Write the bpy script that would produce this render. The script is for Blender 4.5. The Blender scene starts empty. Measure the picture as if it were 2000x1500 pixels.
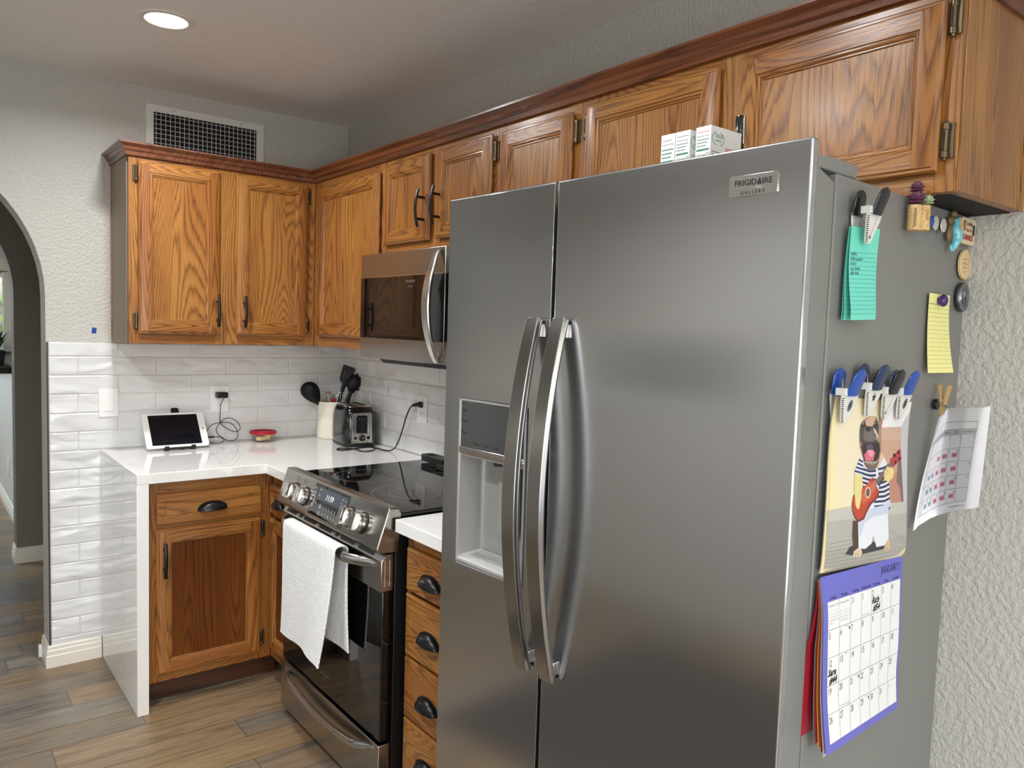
import bpy, bmesh, math, random
from mathutils import Vector, Matrix
from mathutils.geometry import tessellate_polygon
random.seed(7)
PI = math.pi
SC = bpy.context.scene
COL = SC.collection

# ------------------------------------------------------------------ helpers
def lin(c):
    c = c / 255.0
    return c / 12.92 if c <= 0.04045 else ((c + 0.055) / 1.055) ** 2.4

def rgb(r, g, b, a=1.0):
    return (lin(r), lin(g), lin(b), a)

class MB:
    """collects raw geometry, then links it as ONE mesh object"""
    def __init__(s):
        s.v = []; s.f = []; s.m = []; s.M = None
    def add(s, verts, faces, mat=0, M=None):
        o = len(s.v)
        for p in verts:
            p = Vector(p)
            if M is not None: p = M @ p
            if s.M is not None: p = s.M @ p
            s.v.append(p)
        for f in faces:
            s.f.append([i + o for i in f]); s.m.append(mat)
        return s
    def box(s, x0, x1, y0, y1, z0, z1, mat=0, M=None):
        v = [(x0,y0,z0),(x1,y0,z0),(x1,y1,z0),(x0,y1,z0),(x0,y0,z1),(x1,y0,z1),(x1,y1,z1),(x0,y1,z1)]
        f = [(0,3,2,1),(4,5,6,7),(0,1,5,4),(1,2,6,5),(2,3,7,6),(3,0,4,7)]
        return s.add(v, f, mat, M)
    def prism(s, pts, axis, a, b, mat=0, M=None):
        """2D polygon extruded along axis (0:x with pts=(y,z), 1:y with (x,z), 2:z with (x,y))"""
        n = len(pts)
        def mk(p, t):
            if axis == 0: return (t, p[0], p[1])
            if axis == 1: return (p[0], t, p[1])
            return (p[0], p[1], t)
        v = [mk(p, a) for p in pts] + [mk(p, b) for p in pts]
        f = [[i, (i+1) % n, (i+1) % n + n, i + n] for i in range(n)]
        for off in (0, n):
            for t in tessellate_polygon([[Vector((p[0], p[1], 0)) for p in pts]]):
                f.append([i + off for i in t])
        return s.add(v, f, mat, M)
    def tube(s, pts, r, n=8, mat=0, closed=False, M=None, flat=None):
        """swept circle; r number or list; flat=(scale_a, scale_b, ref) squashes the section"""
        P = [Vector(p) for p in pts]; k = len(P)
        R = r if isinstance(r, (list, tuple)) else [r] * k
        ref = None; V = []
        for i in range(k):
            if closed: t = P[(i+1) % k] - P[i-1]
            else: t = P[min(i+1, k-1)] - P[max(i-1, 0)]
            t.normalize()
            if flat: ref = Vector(flat[2])
            elif ref is None:
                ref = Vector((0,0,1)) if abs(t.z) < 0.9 else Vector((1,0,0))
            a = ref - t * ref.dot(t)
            if a.length < 1e-6: a = t.orthogonal()
            a.normalize(); b = t.cross(a); ref = a
            sa, sb = (flat[0], flat[1]) if flat else (1, 1)
            for j in range(n):
                q = 2 * PI * j / n
                V.append(P[i] + a * (math.cos(q) * R[i] * sa) + b * (math.sin(q) * R[i] * sb))
        F = []
        for i in range(k if closed else k - 1):
            i2 = (i + 1) % k
            for j in range(n):
                j2 = (j + 1) % n
                F.append((i*n+j, i*n+j2, i2*n+j2, i2*n+j))
        if not closed:
            F.append(list(range(n))[::-1]); F.append([(k-1)*n + j for j in range(n)])
        return s.add(V, F, mat, M)
    def sweep(s, pts, sec, side, mat=0, M=None):
        """closed 2D section (a along side, b along normal) swept along pts, fixed side vector"""
        P = [Vector(p) for p in pts]; S = Vector(side); k = len(P); n = len(sec); V = []
        for i in range(k):
            t = (P[min(i+1, k-1)] - P[max(i-1, 0)]).normalized()
            nn = t.cross(S).normalized()
            for a, b in (sec[i] if isinstance(sec[0][0], (list, tuple)) else sec):
                V.append(P[i] + S * a + nn * b)
        n = len(V) // k
        F = [(i*n+j, i*n+(j+1) % n, (i+1)*n+(j+1) % n, (i+1)*n+j) for i in range(k-1) for j in range(n)]
        F.append(list(range(n))[::-1]); F.append([(k-1)*n + j for j in range(n)])
        return s.add(V, F, mat, M)
    def lathe(s, prof, n=32, mat=0, M=None, caps=True):
        V = []; F = []; k = len(prof)
        for r, z in prof:
            for j in range(n):
                q = 2 * PI * j / n
                V.append((r * math.cos(q), r * math.sin(q), z))
        for i in range(k - 1):
            for j in range(n):
                j2 = (j + 1) % n
                F.append((i*n+j, i*n+j2, (i+1)*n+j2, (i+1)*n+j))
        if caps and prof[0][0] > 1e-6: F.append(list(range(n))[::-1])
        if caps and prof[-1][0] > 1e-6: F.append([(k-1)*n + j for j in range(n)])
        return s.add(V, F, mat, M)
    def grid(s, fn, nu, nv, mat=0, M=None, matfn=None):
        V = [fn(i / nu, j / nv) for j in range(nv + 1) for i in range(nu + 1)]
        o = len(s.v)
        s.add(V, [], mat, M)
        for j in range(nv):
            for i in range(nu):
                a = j * (nu + 1) + i
                s.f.append([o+a, o+a+1, o+a+nu+2, o+a+nu+1])
                s.m.append(matfn((i+.5)/nu, (j+.5)/nv) if matfn else mat)
        return s
    def ball(s, c, r, n=16, k=10, mat=0, M=None):
        r = r if isinstance(r, (list, tuple)) else (r, r, r)
        V = []; F = []
        for i in range(k + 1):
            th = PI * i / k
            for j in range(n):
                q = 2 * PI * j / n
                V.append((c[0] + r[0]*math.sin(th)*math.cos(q), c[1] + r[1]*math.sin(th)*math.sin(q), c[2] + r[2]*math.cos(th)))
        for i in range(k):
            for j in range(n):
                j2 = (j+1) % n
                F.append((i*n+j, (i+1)*n+j, (i+1)*n+j2, i*n+j2))
        return s.add(V, F, mat, M)
    def text(s, txt, size, x, z, y=0.0, mat=0, align='LEFT', M=None, thick=0.0, shear=0.0, sx=1.0, warp=None, bold=0.0):
        """lettering lying in the XZ plane, read from -Y"""
        V, F = glyphs(txt, bold)
        w = max([p[0] for p in V] or [0])
        dx = {'LEFT': 0, 'CENTER': -w/2, 'RIGHT': -w}[align]
        pts = [((p[0] + dx + shear * p[1]) * size * sx + x, p[1] * size + z) for p in V]
        if warp: return s.add([warp(a, b) for a, b in pts], F, mat, M)
        vv = [(a, y, b) for a, b in pts]
        return s.add(vv, F, mat, M)
    def build(s, name, mats, parent=None, bevel=0.0, seg=2, smooth=35, merge=True, sub=0, recalc=True):
        me = bpy.data.meshes.new(name)
        me.from_pydata([tuple(p) for p in s.v], [], s.f)
        if not isinstance(mats, (list, tuple)): mats = [mats]
        for m in mats: me.materials.append(m)
        me.polygons.foreach_set('material_index', s.m)
        bm = bmesh.new(); bm.from_mesh(me)
        if merge: bmesh.ops.remove_doubles(bm, verts=bm.verts, dist=1e-6)
        if recalc: bmesh.ops.recalc_face_normals(bm, faces=bm.faces)
        bm.to_mesh(me); bm.free()
        if smooth:
            me.polygons.foreach_set('use_smooth', [True] * len(me.polygons))
            me.set_sharp_from_angle(angle=math.radians(smooth))
        o = bpy.data.objects.new(name, me); COL.objects.link(o)
        if parent: o.parent = parent
        if bevel:
            b = o.modifiers.new('bevel', 'BEVEL'); b.width = bevel; b.segments = seg
            b.limit_method = 'ANGLE'; b.angle_limit = math.radians(40); b.harden_normals = False
        if sub:
            b = o.modifiers.new('sub', 'SUBSURF'); b.levels = sub; b.render_levels = sub
        return o

_gl = {}
def glyphs(txt, bold=0.0):
    key = (txt, bold)
    if key in _gl: return _gl[key]
    cu = bpy.data.curves.new('lettering', 'FONT'); cu.body = txt; cu.size = 1.0; cu.resolution_u = 2; cu.offset = bold
    ob = bpy.data.objects.new('lettering', cu); COL.objects.link(ob)
    dg = bpy.context.evaluated_depsgraph_get()
    me = ob.evaluated_get(dg).to_mesh()
    V = [(v.co.x, v.co.y) for v in me.vertices]; F = [list(p.vertices) for p in me.polygons]
    ob.evaluated_get(dg).to_mesh_clear()
    bpy.data.objects.remove(ob); bpy.data.curves.remove(cu)
    _gl[key] = (V, F)
    return _gl[key]

def thing(name, label, cat, loc=(0,0,0), rz=0.0, group=None):
    o = bpy.data.objects.new(name, None); COL.objects.link(o)
    o.empty_display_size = 0.05
    o.location = loc; o.rotation_euler = (0, 0, rz)
    return tag(o, label, cat, group)

def tag(o, label, cat, group=None, kind=None):
    o['label'] = label; o['category'] = cat
    if group: o['group'] = group
    if kind: o['kind'] = kind
    return o

def lab(o, label):
    o['label'] = label
    return o

def place(o, loc, rz=0.0):
    o.location = loc; o.rotation_euler = (0, 0, rz)
    return o

def struct(o, label=None):
    o['kind'] = 'structure'
    if label: o['label'] = label
    return o

def stroke(mb, pts, w, warp, mat=0):
    """flat pen stroke on a surface; pts in surface coordinates"""
    n = len(pts); V = []
    for i in range(n):
        a = Vector(pts[max(i-1, 0)]); b = Vector(pts[min(i+1, n-1)])
        t = (b - a); t = t.normalized() if t.length > 1e-9 else Vector((1, 0))
        nn = Vector((-t.y, t.x)) * w / 2
        p = Vector(pts[i])
        V.append(warp(*(p + nn))); V.append(warp(*(p - nn)))
    mb.add(V, [(2*i, 2*i+1, 2*i+3, 2*i+2) for i in range(n-1)], mat)

def seg(a, b, n=8):
    return [(a[0] + (b[0]-a[0])*i/n, a[1] + (b[1]-a[1])*i/n) for i in range(n+1)]

def scribble(mb, x, y, length, h, w, warp, mat=0, seed=1):
    rnd = random.Random(seed); pts = []; n = int(length / (h * 0.42)); 
    for i in range(n + 1):
        pts.append((x + length * i / n, y + (h * rnd.uniform(.35, 1.0) if i % 2 else h * rnd.uniform(-.1, .25))))
    stroke(mb, pts, w, warp, mat)

def uvpoly(mb, poly, warp, mat=0, step=0.012):
    """flat polygon in surface coordinates, cut fine enough to follow the surface"""
    bm = bmesh.new()
    vs = [bm.verts.new((p[0], p[1], 0)) for p in poly]
    for t in tessellate_polygon([[Vector((p[0], p[1], 0)) for p in poly]]):
        try: bm.faces.new([vs[i] for i in t])
        except ValueError: pass
    for ax in (0, 1):
        lo = min(p[ax] for p in poly); hi = max(p[ax] for p in poly)
        k = math.ceil(lo / step)
        while k * step < hi:
            co = (k*step, 0, 0) if ax == 0 else (0, k*step, 0)
            no = (1, 0, 0) if ax == 0 else (0, 1, 0)
            bmesh.ops.bisect_plane(bm, geom=bm.verts[:] + bm.edges[:] + bm.faces[:], plane_co=co, plane_no=no, dist=1e-6)
            k += 1
    bm.verts.index_update()
    mb.add([warp(v.co.x, v.co.y) for v in bm.verts], [[v.index for v in f.verts] for f in bm.faces], mat)
    bm.free()

def catmull(P, n=6):
    P = [Vector(p) for p in P]; out = []
    for i in range(len(P) - 1):
        a = P[max(i-1, 0)]; b = P[i]; c = P[i+1]; d = P[min(i+2, len(P)-1)]
        for k in range(n):
            t = k / n
            out.append(0.5 * ((2*b) + (c - a)*t + (2*a - 5*b + 4*c - d)*t*t + (3*b - a - 3*c + d)*t**3))
    out.append(P[-1])
    return out

def interp(tab, x):
    if x <= tab[0][0]: return tab[0][1]
    for (a, b), (c, d) in zip(tab, tab[1:]):
        if x <= c: return b + (d - b) * (x - a) / (c - a)
    return tab[-1][1]

# ------------------------------------------------------------------ materials
class NT:
    def __init__(s, name):
        s.m = bpy.data.materials.new(name); s.m.use_nodes = True
        s.t = s.m.node_tree; s.p = s.t.nodes['Principled BSDF']
    def n(s, typ, **kw):
        x = s.t.nodes.new(typ)
        for k, v in kw.items():
            if k.startswith('_'): setattr(x, k[1:], v)
            else: x.inputs[k.replace('__', ' ')].default_value = v
        return x
    def l(s, a, b): s.t.links.new(a, b)
    def math(s, op, a, b=None, c=None):
        x = s.t.nodes.new('ShaderNodeMath'); x.operation = op
        for i, q in enumerate((a, b, c)):
            if q is None: continue
            if isinstance(q, (int, float)): x.inputs[i].default_value = q
            else: s.l(q, x.inputs[i])
        return x.outputs[0]
    def ramp(s, fac, stops, interp='LINEAR'):
        x = s.t.nodes.new('ShaderNodeValToRGB'); cr = x.color_ramp; cr.interpolation = interp
        while len(cr.elements) < len(stops): cr.elements.new(0.5)
        for e, (p, c) in zip(cr.elements, stops):
            e.position = p; e.color = c if len(c) == 4 else (*c, 1)
        s.l(fac, x.inputs[0]); return x.outputs[0]
    def mix(s, a, b, fac, typ='MIX'):
        x = s.t.nodes.new('ShaderNodeMix'); x.data_type = 'RGBA'; x.blend_type = typ
        for q, i in ((fac, 0), (a, 6), (b, 7)):
            if isinstance(q, (int, float)): x.inputs[i].default_value = q
            elif isinstance(q, tuple): x.inputs[i].default_value = q
            else: s.l(q, x.inputs[i])
        return x.outputs[2]
    def bump(s, h, dist, strength=1.0):
        x = s.t.nodes.new('ShaderNodeBump'); x.inputs['Distance'].default_value = dist; x.inputs['Strength'].default_value = strength
        s.l(h, x.inputs['Height']); s.l(x.outputs[0], s.p.inputs['Normal']); return x
    def coord(s, scale=(1,1,1), kind='Object', rnd=False):
        tc = s.t.nodes.new('ShaderNodeTexCoord'); v = tc.outputs[kind]
        if rnd:
            oi = s.t.nodes.new('ShaderNodeObjectInfo')
            a = s.t.nodes.new('ShaderNodeVectorMath'); a.operation = 'ADD'
            k = s.math('MULTIPLY', oi.outputs['Random'], 41.0)
            cx = s.t.nodes.new('ShaderNodeCombineXYZ')
            for i in range(3): s.l(k, cx.inputs[i])
            s.l(v, a.inputs[0]); s.l(cx.outputs[0], a.inputs[1]); v = a.outputs[0]
        mp = s.t.nodes.new('ShaderNodeMapping'); mp.inputs['Scale'].default_value = scale
        s.l(v, mp.inputs[0]); return mp.outputs[0]
    def noise(s, vec, scale, detail=2, rough=.5, dist=0.0):
        x = s.t.nodes.new('ShaderNodeTexNoise'); x.inputs['Scale'].default_value = scale; x.inputs['Detail'].default_value = detail
        x.inputs['Roughness'].default_value = rough; x.inputs['Distortion'].default_value = dist
        s.l(vec, x.inputs['Vector']); return x.outputs[0]

def plain(name, col, rough=.5, metal=0.0, spec=.5, bump=None, coat=0.0, var=0.0, **kw):
    k = NT(name); p = k.p
    p.inputs['Base Color'].default_value = col; p.inputs['Roughness'].default_value = rough
    p.inputs['Metallic'].default_value = metal; p.inputs['Specular IOR Level'].default_value = spec
    p.inputs['Coat Weight'].default_value = coat
    for a, b in kw.items(): p.inputs[a.replace('__', ' ')].default_value = b
    if bump: k.bump(k.noise(k.coord(), bump[0], 3), bump[1])
    if var:
        nz = k.noise(k.coord(), 35, 3)
        d = tuple(c * (1 - var) for c in col[:3]) + (1,)
        k.l(k.mix(d, col, nz), p.inputs['Base Color'])
    return k.m

def oak(name, axis, light=(168, 114, 54), dark=(104, 62, 26), ringscale=4.2, rings=9.0, soft=.0):
    """plain-sawn oak with the grain running along axis"""
    k = NT(name)
    def P(g):
        sc = [1, 1, 1]; sc[axis] = g
        return k.coord(tuple(sc), rnd=True)
    big = k.noise(P(.10), ringscale, 1.2, .45, .2)
    fib = k.noise(P(.022), 170, 3, .6)
    por = k.noise(P(.02), 520, 2, .6)
    jag = k.noise(P(.05), 60, 2, .6)
    ph = k.math('ADD', k.math('MULTIPLY', big, rings), k.math('MULTIPLY', k.math('SUBTRACT', jag, .5), .55))
    fr = k.math('FRACT', ph)
    frj = k.math('ADD', fr, k.math('MULTIPLY', k.math('SUBTRACT', fib, .5), .8))
    L = rgb(*light); Dk = rgb(*dark)
    mid = rgb(*[a * .6 + b * .4 for a, b in zip(light, dark)])
    lo = rgb(*[a * .30 + b * .70 for a, b in zip(light, dark)])
    base = k.ramp(frj, [(0.0, lo), (.12, mid), (.42, L), (.75, L), (.92, mid), (1.0, lo)])
    pores = k.ramp(por, [(.38, (0, 0, 0, 1)), (.47, (1, 1, 1, 1))])
    pm = k.mix(tuple(c * .45 for c in (1, .85, .7)) + (1,), (1, 1, 1, 1), pores)
    early = k.ramp(frj, [(.0, (1, 1, 1, 1)), (.35, (.25, .25, .25, 1)), (.8, (.2, .2, .2, 1)), (1, (.8, .8, .8, 1))])
    c = k.mix(base, pm, k.math('MULTIPLY', early, .75), 'MULTIPLY')
    tone = k.noise(P(.25), 7, 2)
    c = k.mix(c, k.ramp(tone, [(.35, rgb(214, 186, 168)), (.62, (1, 1, 1, 1))]), .7, 'MULTIPLY')
    k.l(c, k.p.inputs['Base Color'])
    k.p.inputs['Roughness'].default_value = .33
    k.p.inputs['Specular IOR Level'].default_value = .5
    k.p.inputs['Coat Weight'].default_value = .28; k.p.inputs['Coat Roughness'].default_value = .2
    k.bump(k.math('MULTIPLY', pores, fr), .0005, .5)
    return k.m

def steel(name, col, rough, axis, aniso=.75, rot=0.0, streak=.05):
    """brushed steel, scratches running along axis"""
    k = NT(name); p = k.p
    sc = [1, 1, 1]; sc[axis] = .01
    nz = k.noise(k.coord(tuple(sc)), 380, 3, .6)
    p.inputs['Base Color'].default_value = col
    p.inputs['Metallic'].default_value = 1.0
    r = k.math('ADD', k.math('MULTIPLY', nz, streak), rough - streak / 2)
    k.l(r, p.inputs['Roughness'])
    p.inputs['Anisotropic'].default_value = aniso
    p.inputs['Anisotropic Rotation'].default_value = rot
    tn = k.n('ShaderNodeTangent', _direction_type='RADIAL', _axis='Z')
    k.l(tn.outputs[0], p.inputs['Tangent'])
    return k.m
# lamp positions (ceiling cans) and levels
LAMPS = [(-1.083, -.853, 15), (-1.95, -1.85, 23), (-1.12, -2.45, 9), (-1.6, -4.1, 8), (-.35, -4.7, 5), (-2.5, -5.2, 6)]
WIN_P = 34; PAT_P = 72; FAR_P = 150; WORLD_S = .45; EXPO = 0.0
# ---- shared materials
OAKV = oak('oak_vertical_grain', 2, ringscale=7.0, rings=42)
OAKH = oak('oak_horizontal_grain', 0, ringscale=7.0, rings=42)
OAKD = oak('oak_moulding_dark', 0, light=(112, 64, 36), dark=(66, 34, 18), ringscale=5, rings=12)
OAKPD = oak('oak_panel_darker', 2, light=(112, 64, 24), dark=(76, 42, 13), ringscale=5.0, rings=46)  # darker oak tone for the base door panels
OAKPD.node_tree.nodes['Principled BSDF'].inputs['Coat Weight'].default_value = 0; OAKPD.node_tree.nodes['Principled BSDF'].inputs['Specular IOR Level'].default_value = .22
OAKP = oak('oak_panel_veneer', 2, light=(168, 115, 54), dark=(106, 64, 26), ringscale=5.0, rings=52)
DARKIN = plain('cabinet_shadow_gap', rgb(60, 36, 20), .7)
BLACKM = plain('black_pull_metal', rgb(22, 22, 24), .33, .3)
BRONZE = plain('hinge_bronze', rgb(112, 98, 78), .32, .9)
SSV = steel('stainless_vertical_brush', rgb(203, 205, 208), .19, 2, .6, 0.0, 0.0)
HSTEEL = plain('refrigerator_handle_steel', rgb(166, 165, 163), .2, 1.0)
SSH = steel('stainless_horizontal_brush', rgb(172, 168, 162), .24, 0, .6, 0.0)
POL = plain('polished_steel', rgb(205, 203, 198), .16, 1.0)
POLB = plain('satin_handle_steel', rgb(196, 194, 190), .2, 1.0)
BLKGLASS = plain('black_glass', rgb(10, 10, 11), .035, 0, .6)
BLKPL = plain('black_plastic', rgb(18, 18, 20), .38)
BLKSOFT = plain('black_silicone', rgb(10, 11, 13), .5, spec=.3)
WHTPL = plain('white_plastic', rgb(236, 236, 236), .3)
WHTGL = plain('white_glossy', rgb(238, 238, 238), .18)
GRAYPNT = plain('refrigerator_side_paint', rgb(126, 126, 123), .42, bump=(900, .00015))
GRAYPL = plain('gray_plastic', rgb(150, 150, 147), .35)
GRAYPL2 = plain('dispenser_gray_plastic', rgb(158, 158, 156), .34, .25)
GASKET = plain('dark_gasket', rgb(45, 46, 48), .6)
INK = plain('black_ink', rgb(24, 24, 26), .6)
INKG = plain('gray_ink', rgb(120, 122, 124), .6)
CHROME = plain('chrome', rgb(220, 220, 220), .08, 1.0)
WHITEPAINT = plain('white_trim_paint', rgb(226, 222, 212), .35)
PAPER = plain('white_paper', rgb(238, 238, 240), .7)

def wall_mat(name, col, bscale=72, bd=.0020):
    k = NT(name)
    k.p.inputs['Base Color'].default_value = col; k.p.inputs['Roughness'].default_value = .55
    v = k.coord()
    a = k.noise(v, bscale * 1.15, 2, .5, .1)
    h = k.ramp(a, [(.36, (0, 0, 0, 1)), (.66, (1, 1, 1, 1))])
    b = k.noise(v, bscale * 4, 2)
    k.bump(k.math('ADD', h, k.math('MULTIPLY', b, .25)), bd, .55)
    return k.m
WALL = wall_mat('wall_paint_textured', rgb(194, 192, 185), bd=.0032)
WALLDK = wall_mat('hall_wall_darker', rgb(122, 115, 104), 60, .0015)  # darker wall colour used on the hall walls
CEIL = wall_mat('ceiling_paint_textured', rgb(238, 236, 233), 80, .0012)

def quartz_mat():
    k = NT('white_quartz')
    nz = k.noise(k.coord(), 9, 5, .6, 1.2)
    fine = k.noise(k.coord(), 900, 1)
    c = k.ramp(nz, [(.3, rgb(240, 240, 238)), (.62, rgb(236, 236, 234)), (.7, rgb(228, 228, 227))])
    c = k.mix(c, rgb(214, 214, 213), k.math('MULTIPLY', k.math('GREATER_THAN', fine, .69), .6))
    k.l(c, k.p.inputs['Base Color']); k.p.inputs['Roughness'].default_value = .05; k.p.inputs['IOR'].default_value = 1.6
    return k.m
QUARTZ = quartz_mat()

def tile_mat():
    k = NT('white_subway_tile')
    k.p.inputs['Base Color'].default_value = rgb(220, 221, 222); k.p.inputs['Roughness'].default_value = .16
    mp = k.t.nodes.new('ShaderNodeMapping'); mp.inputs['Rotation'].default_value = (0, .5, .5); mp.inputs['Scale'].default_value = (1, 1, 2.4)
    tc = k.t.nodes.new('ShaderNodeTexCoord'); k.l(tc.outputs['Object'], mp.inputs[0])
    a = k.noise(mp.outputs[0], 5.5, 1, .4, .6)
    k.bump(a, .035, .6)
    return k.m
TILE = tile_mat()
GROUT = plain('white_grout', rgb(206, 205, 202), .8)

def floor_mat():
    k = NT('wood_look_tile_planks')
    v = k.coord()
    sep = k.n('ShaderNodeSeparateXYZ'); k.l(v, sep.inputs[0])
    x, y = sep.outputs[0], sep.outputs[1]
    PW, PL = .1475, .92
    yy = k.math('DIVIDE', k.math('ADD', y, .285 + 30 * PW), PW)
    row = k.math('FLOOR', yy); fy = k.math('FRACT', yy)
    # pseudo-random shift per row
    sh = k.math('FRACT', k.math('MULTIPLY', k.math('SINE', k.math('MULTIPLY', row, 12.9898)), 43758.5))
    xx = k.math('ADD', k.math('DIVIDE', x, PL), k.math('ADD', sh, 40.0))
    col = k.math('FLOOR', xx); fx = k.math('FRACT', xx)
    cmb = k.n('ShaderNodeCombineXYZ'); k.l(col, cmb.inputs[0]); k.l(row, cmb.inputs[1])
    wn = k.n('ShaderNodeTexWhiteNoise', _noise_dimensions='2D'); k.l(cmb.outputs[0], wn.inputs['Vector'])
    r = wn.outputs['Value']
    tone = k.ramp(r, [(0, rgb(126, 121, 112)), (.18, rgb(148, 140, 127)), (.36, rgb(140, 128, 111)), (.5, rgb(162, 140, 112)), (.66, rgb(130, 125, 115)), (.82, rgb(156, 136, 108)), (.95, rgb(140, 132, 120))], 'CONSTANT')
    # grain, shifted per plank
    gv = k.n('ShaderNodeCombineXYZ')
    k.l(k.math('ADD', k.math('MULTIPLY', x, 1.0), k.math('MULTIPLY', r, 50)), gv.inputs[0])
    k.l(k.math('MULTIPLY', y, 9.0), gv.inputs[1]); k.l(k.math('MULTIPLY', r, 9), gv.inputs[2])
    g1 = k.noise(gv.outputs[0], 3.2, 4, .6, .5)
    gv2 = k.n('ShaderNodeCombineXYZ')
    k.l(k.math('ADD', k.math('MULTIPLY', x, 2.0), k.math('MULTIPLY', r, 31)), gv2.inputs[0])
    k.l(k.math('MULTIPLY', y, 60.0), gv2.inputs[1])
    g2 = k.noise(gv2.outputs[0], 4, 3, .6)
    c = k.mix(tone, k.ramp(g1, [(.3, rgb(172, 164, 154)), (.5, rgb(232, 228, 222)), (.7, rgb(255, 252, 246))]), .9, 'MULTIPLY')
    c = k.mix(c, k.ramp(g2, [(.35, rgb(180, 172, 162)), (.6, (1, 1, 1, 1))]), .7, 'MULTIPLY')
    warm = k.noise(gv.outputs[0], 1.1, 2)
    c = k.mix(c, rgb(142, 112, 76), k.math('MULTIPLY', k.ramp(warm, [(.48, (0,0,0,1)), (.68, (1,1,1,1))]), .5))
    gy = .0022 / PW; gx = .0022 / PL
    ey = k.math('MINIMUM', fy, k.math('SUBTRACT', 1.0, fy)); ex = k.math('MINIMUM', fx, k.math('SUBTRACT', 1.0, fx))
    m = k.math('MAXIMUM', k.math('LESS_THAN', ey, gy), k.math('LESS_THAN', ex, gx))
    c = k.mix(c, rgb(92, 84, 74), m)
    k.l(c, k.p.inputs['Base Color']); k.p.inputs['Roughness'].default_value = .36
    k.bump(k.math('SUBTRACT', k.math('MULTIPLY', g2, .3), m), .0012, .6)
    return k.m
FLOOR = floor_mat()

# ------------------------------------------------------------------ the room
HC = 2.4627
XA = -1.332           # right jamb of the arch
WT = .14              # wall thickness
RX0, RY0 = -2.95, -6.2 # far ends of the kitchen

def arch_wall(mb, x0, x1, y0, y1, zt, jr, half, spring, mats=(0, 0)):
    """wall along x with an arched opening whose right jamb is jr"""
    cx = jr - half; n = 28
    arc = [(cx + half * math.cos(PI * i / n), spring + half * math.sin(PI * i / n)) for i in range(n + 1)]
    for y, flip in ((y0, 0), (y1, 1)):
        # right pier, left pier, top
        V = []; F = []
        def q(a, b, c, d):
            o = len(V); V.extend([(a[0], y, a[1]), (b[0], y, b[1]), (c[0], y, c[1]), (d[0], y, d[1])]); F.append((o, o+1, o+2, o+3))
        q((jr, 0), (x1, 0), (x1, spring), (jr, spring))
        q((x0, 0), (jr - 2*half, 0), (jr - 2*half, spring), (x0, spring))
        q((jr, spring), (x1, spring), (x1, zt), (jr, zt))
        q((x0, spring), (jr - 2*half, spring), (jr - 2*half, zt), (x0, zt))
        for i in range(n):
            a, b = arc[i], arc[i+1]
            q((b[0], b[1]), (a[0], a[1]), (a[0], zt), (b[0], zt))
        mb.add(V, F, mats[0])
    V = []; F = []
    line = [(jr, 0)] + arc + [(jr - 2*half, 0)]
    for p in line: V += [(p[0], y0, p[1]), (p[0], y1, p[1])]
    for i in range(len(line) - 1): F.append((2*i, 2*i+1, 2*i+3, 2*i+2))
    mb.add(V, F, mats[1])
    mb.box(x1 - .001, x1, y0, y1, 0, zt, mats[0]); mb.box(x0, x0 + .001, y0, y1, 0, zt, mats[0])

w = MB(); arch_wall(w, RX0, 0.0, 0.0, WT, HC, XA, .60, 1.55)
struct(w.build('wall_back', WALL, smooth=25, merge=True, recalc=False), 'greige textured kitchen wall with rounded archway')
w = MB(); w.box(0, .12, RY0, WT, 0, HC)
struct(w.build('wall_right', WALL), 'greige textured wall behind range and refrigerator')
w = MB()   # left wall with openings for two added windows
WY0, WY1, WZ0, WZ1 = -5.6, -3.5, .75, 2.1
VY0, VY1, VZ0, VZ1 = -1.75, -.35, 1.08, 1.52
w.box(RX0 - .12, RX0, RY0, WY0, 0, HC); w.box(RX0 - .12, RX0, WY1, VY0, 0, HC); w.box(RX0 - .12, RX0, VY1, WT, 0, HC)
w.box(RX0 - .12, RX0, VY0, VY1, 0, VZ0); w.box(RX0 - .12, RX0, VY0, VY1, VZ1, HC)
w.box(RX0 - .12, RX0, WY0, WY1, 0, WZ0); w.box(RX0 - .12, RX0, WY0, WY1, WZ1, HC)
struct(w.build('wall_left', WALL))
w = MB()
w.box(RX0 - .09, RX0 + .02, WY0, WY0 + .05, WZ0, WZ1); w.box(RX0 - .09, RX0 + .02, WY1 - .05, WY1, WZ0, WZ1)
w.box(RX0 - .09, RX0 + .02, WY0, WY1, WZ0, WZ0 + .05); w.box(RX0 - .09, RX0 + .02, WY0, WY1, WZ1 - .05, WZ1)
w.box(RX0 - .07, RX0 - .02, (WY0+WY1)/2 - .02, (WY0+WY1)/2 + .02, WZ0, WZ1)
struct(w.build('added_window_1', WHITEPAINT))  # unseen window added to bring in daylight from the left
w = MB()
for a, b, c, d in ((VY0, VY0 + .05, VZ0, VZ1), (VY1 - .05, VY1, VZ0, VZ1), (VY0, VY1, VZ0, VZ0 + .04), (VY0, VY1, VZ1 - .04, VZ1)): w.box(RX0 - .09, RX0 + .02, a, b, c, d)
struct(w.build('added_window_4', WHITEPAINT))  # unseen window added as a bright band for the refrigerator reflection
w = MB()   # wall behind the camera, opening for an added sliding glass door
GX0_, GX1_, GZ1_ = -3.4, -1.0, 2.08
w.box(RX0 - .12, GX0_, RY0 - .12, RY0, 0, HC); w.box(GX1_, .12, RY0 - .12, RY0, 0, HC); w.box(GX0_, GX1_, RY0 - .12, RY0, GZ1_, HC)
struct(w.build('wall_front', WALL))
w = MB()
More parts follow.
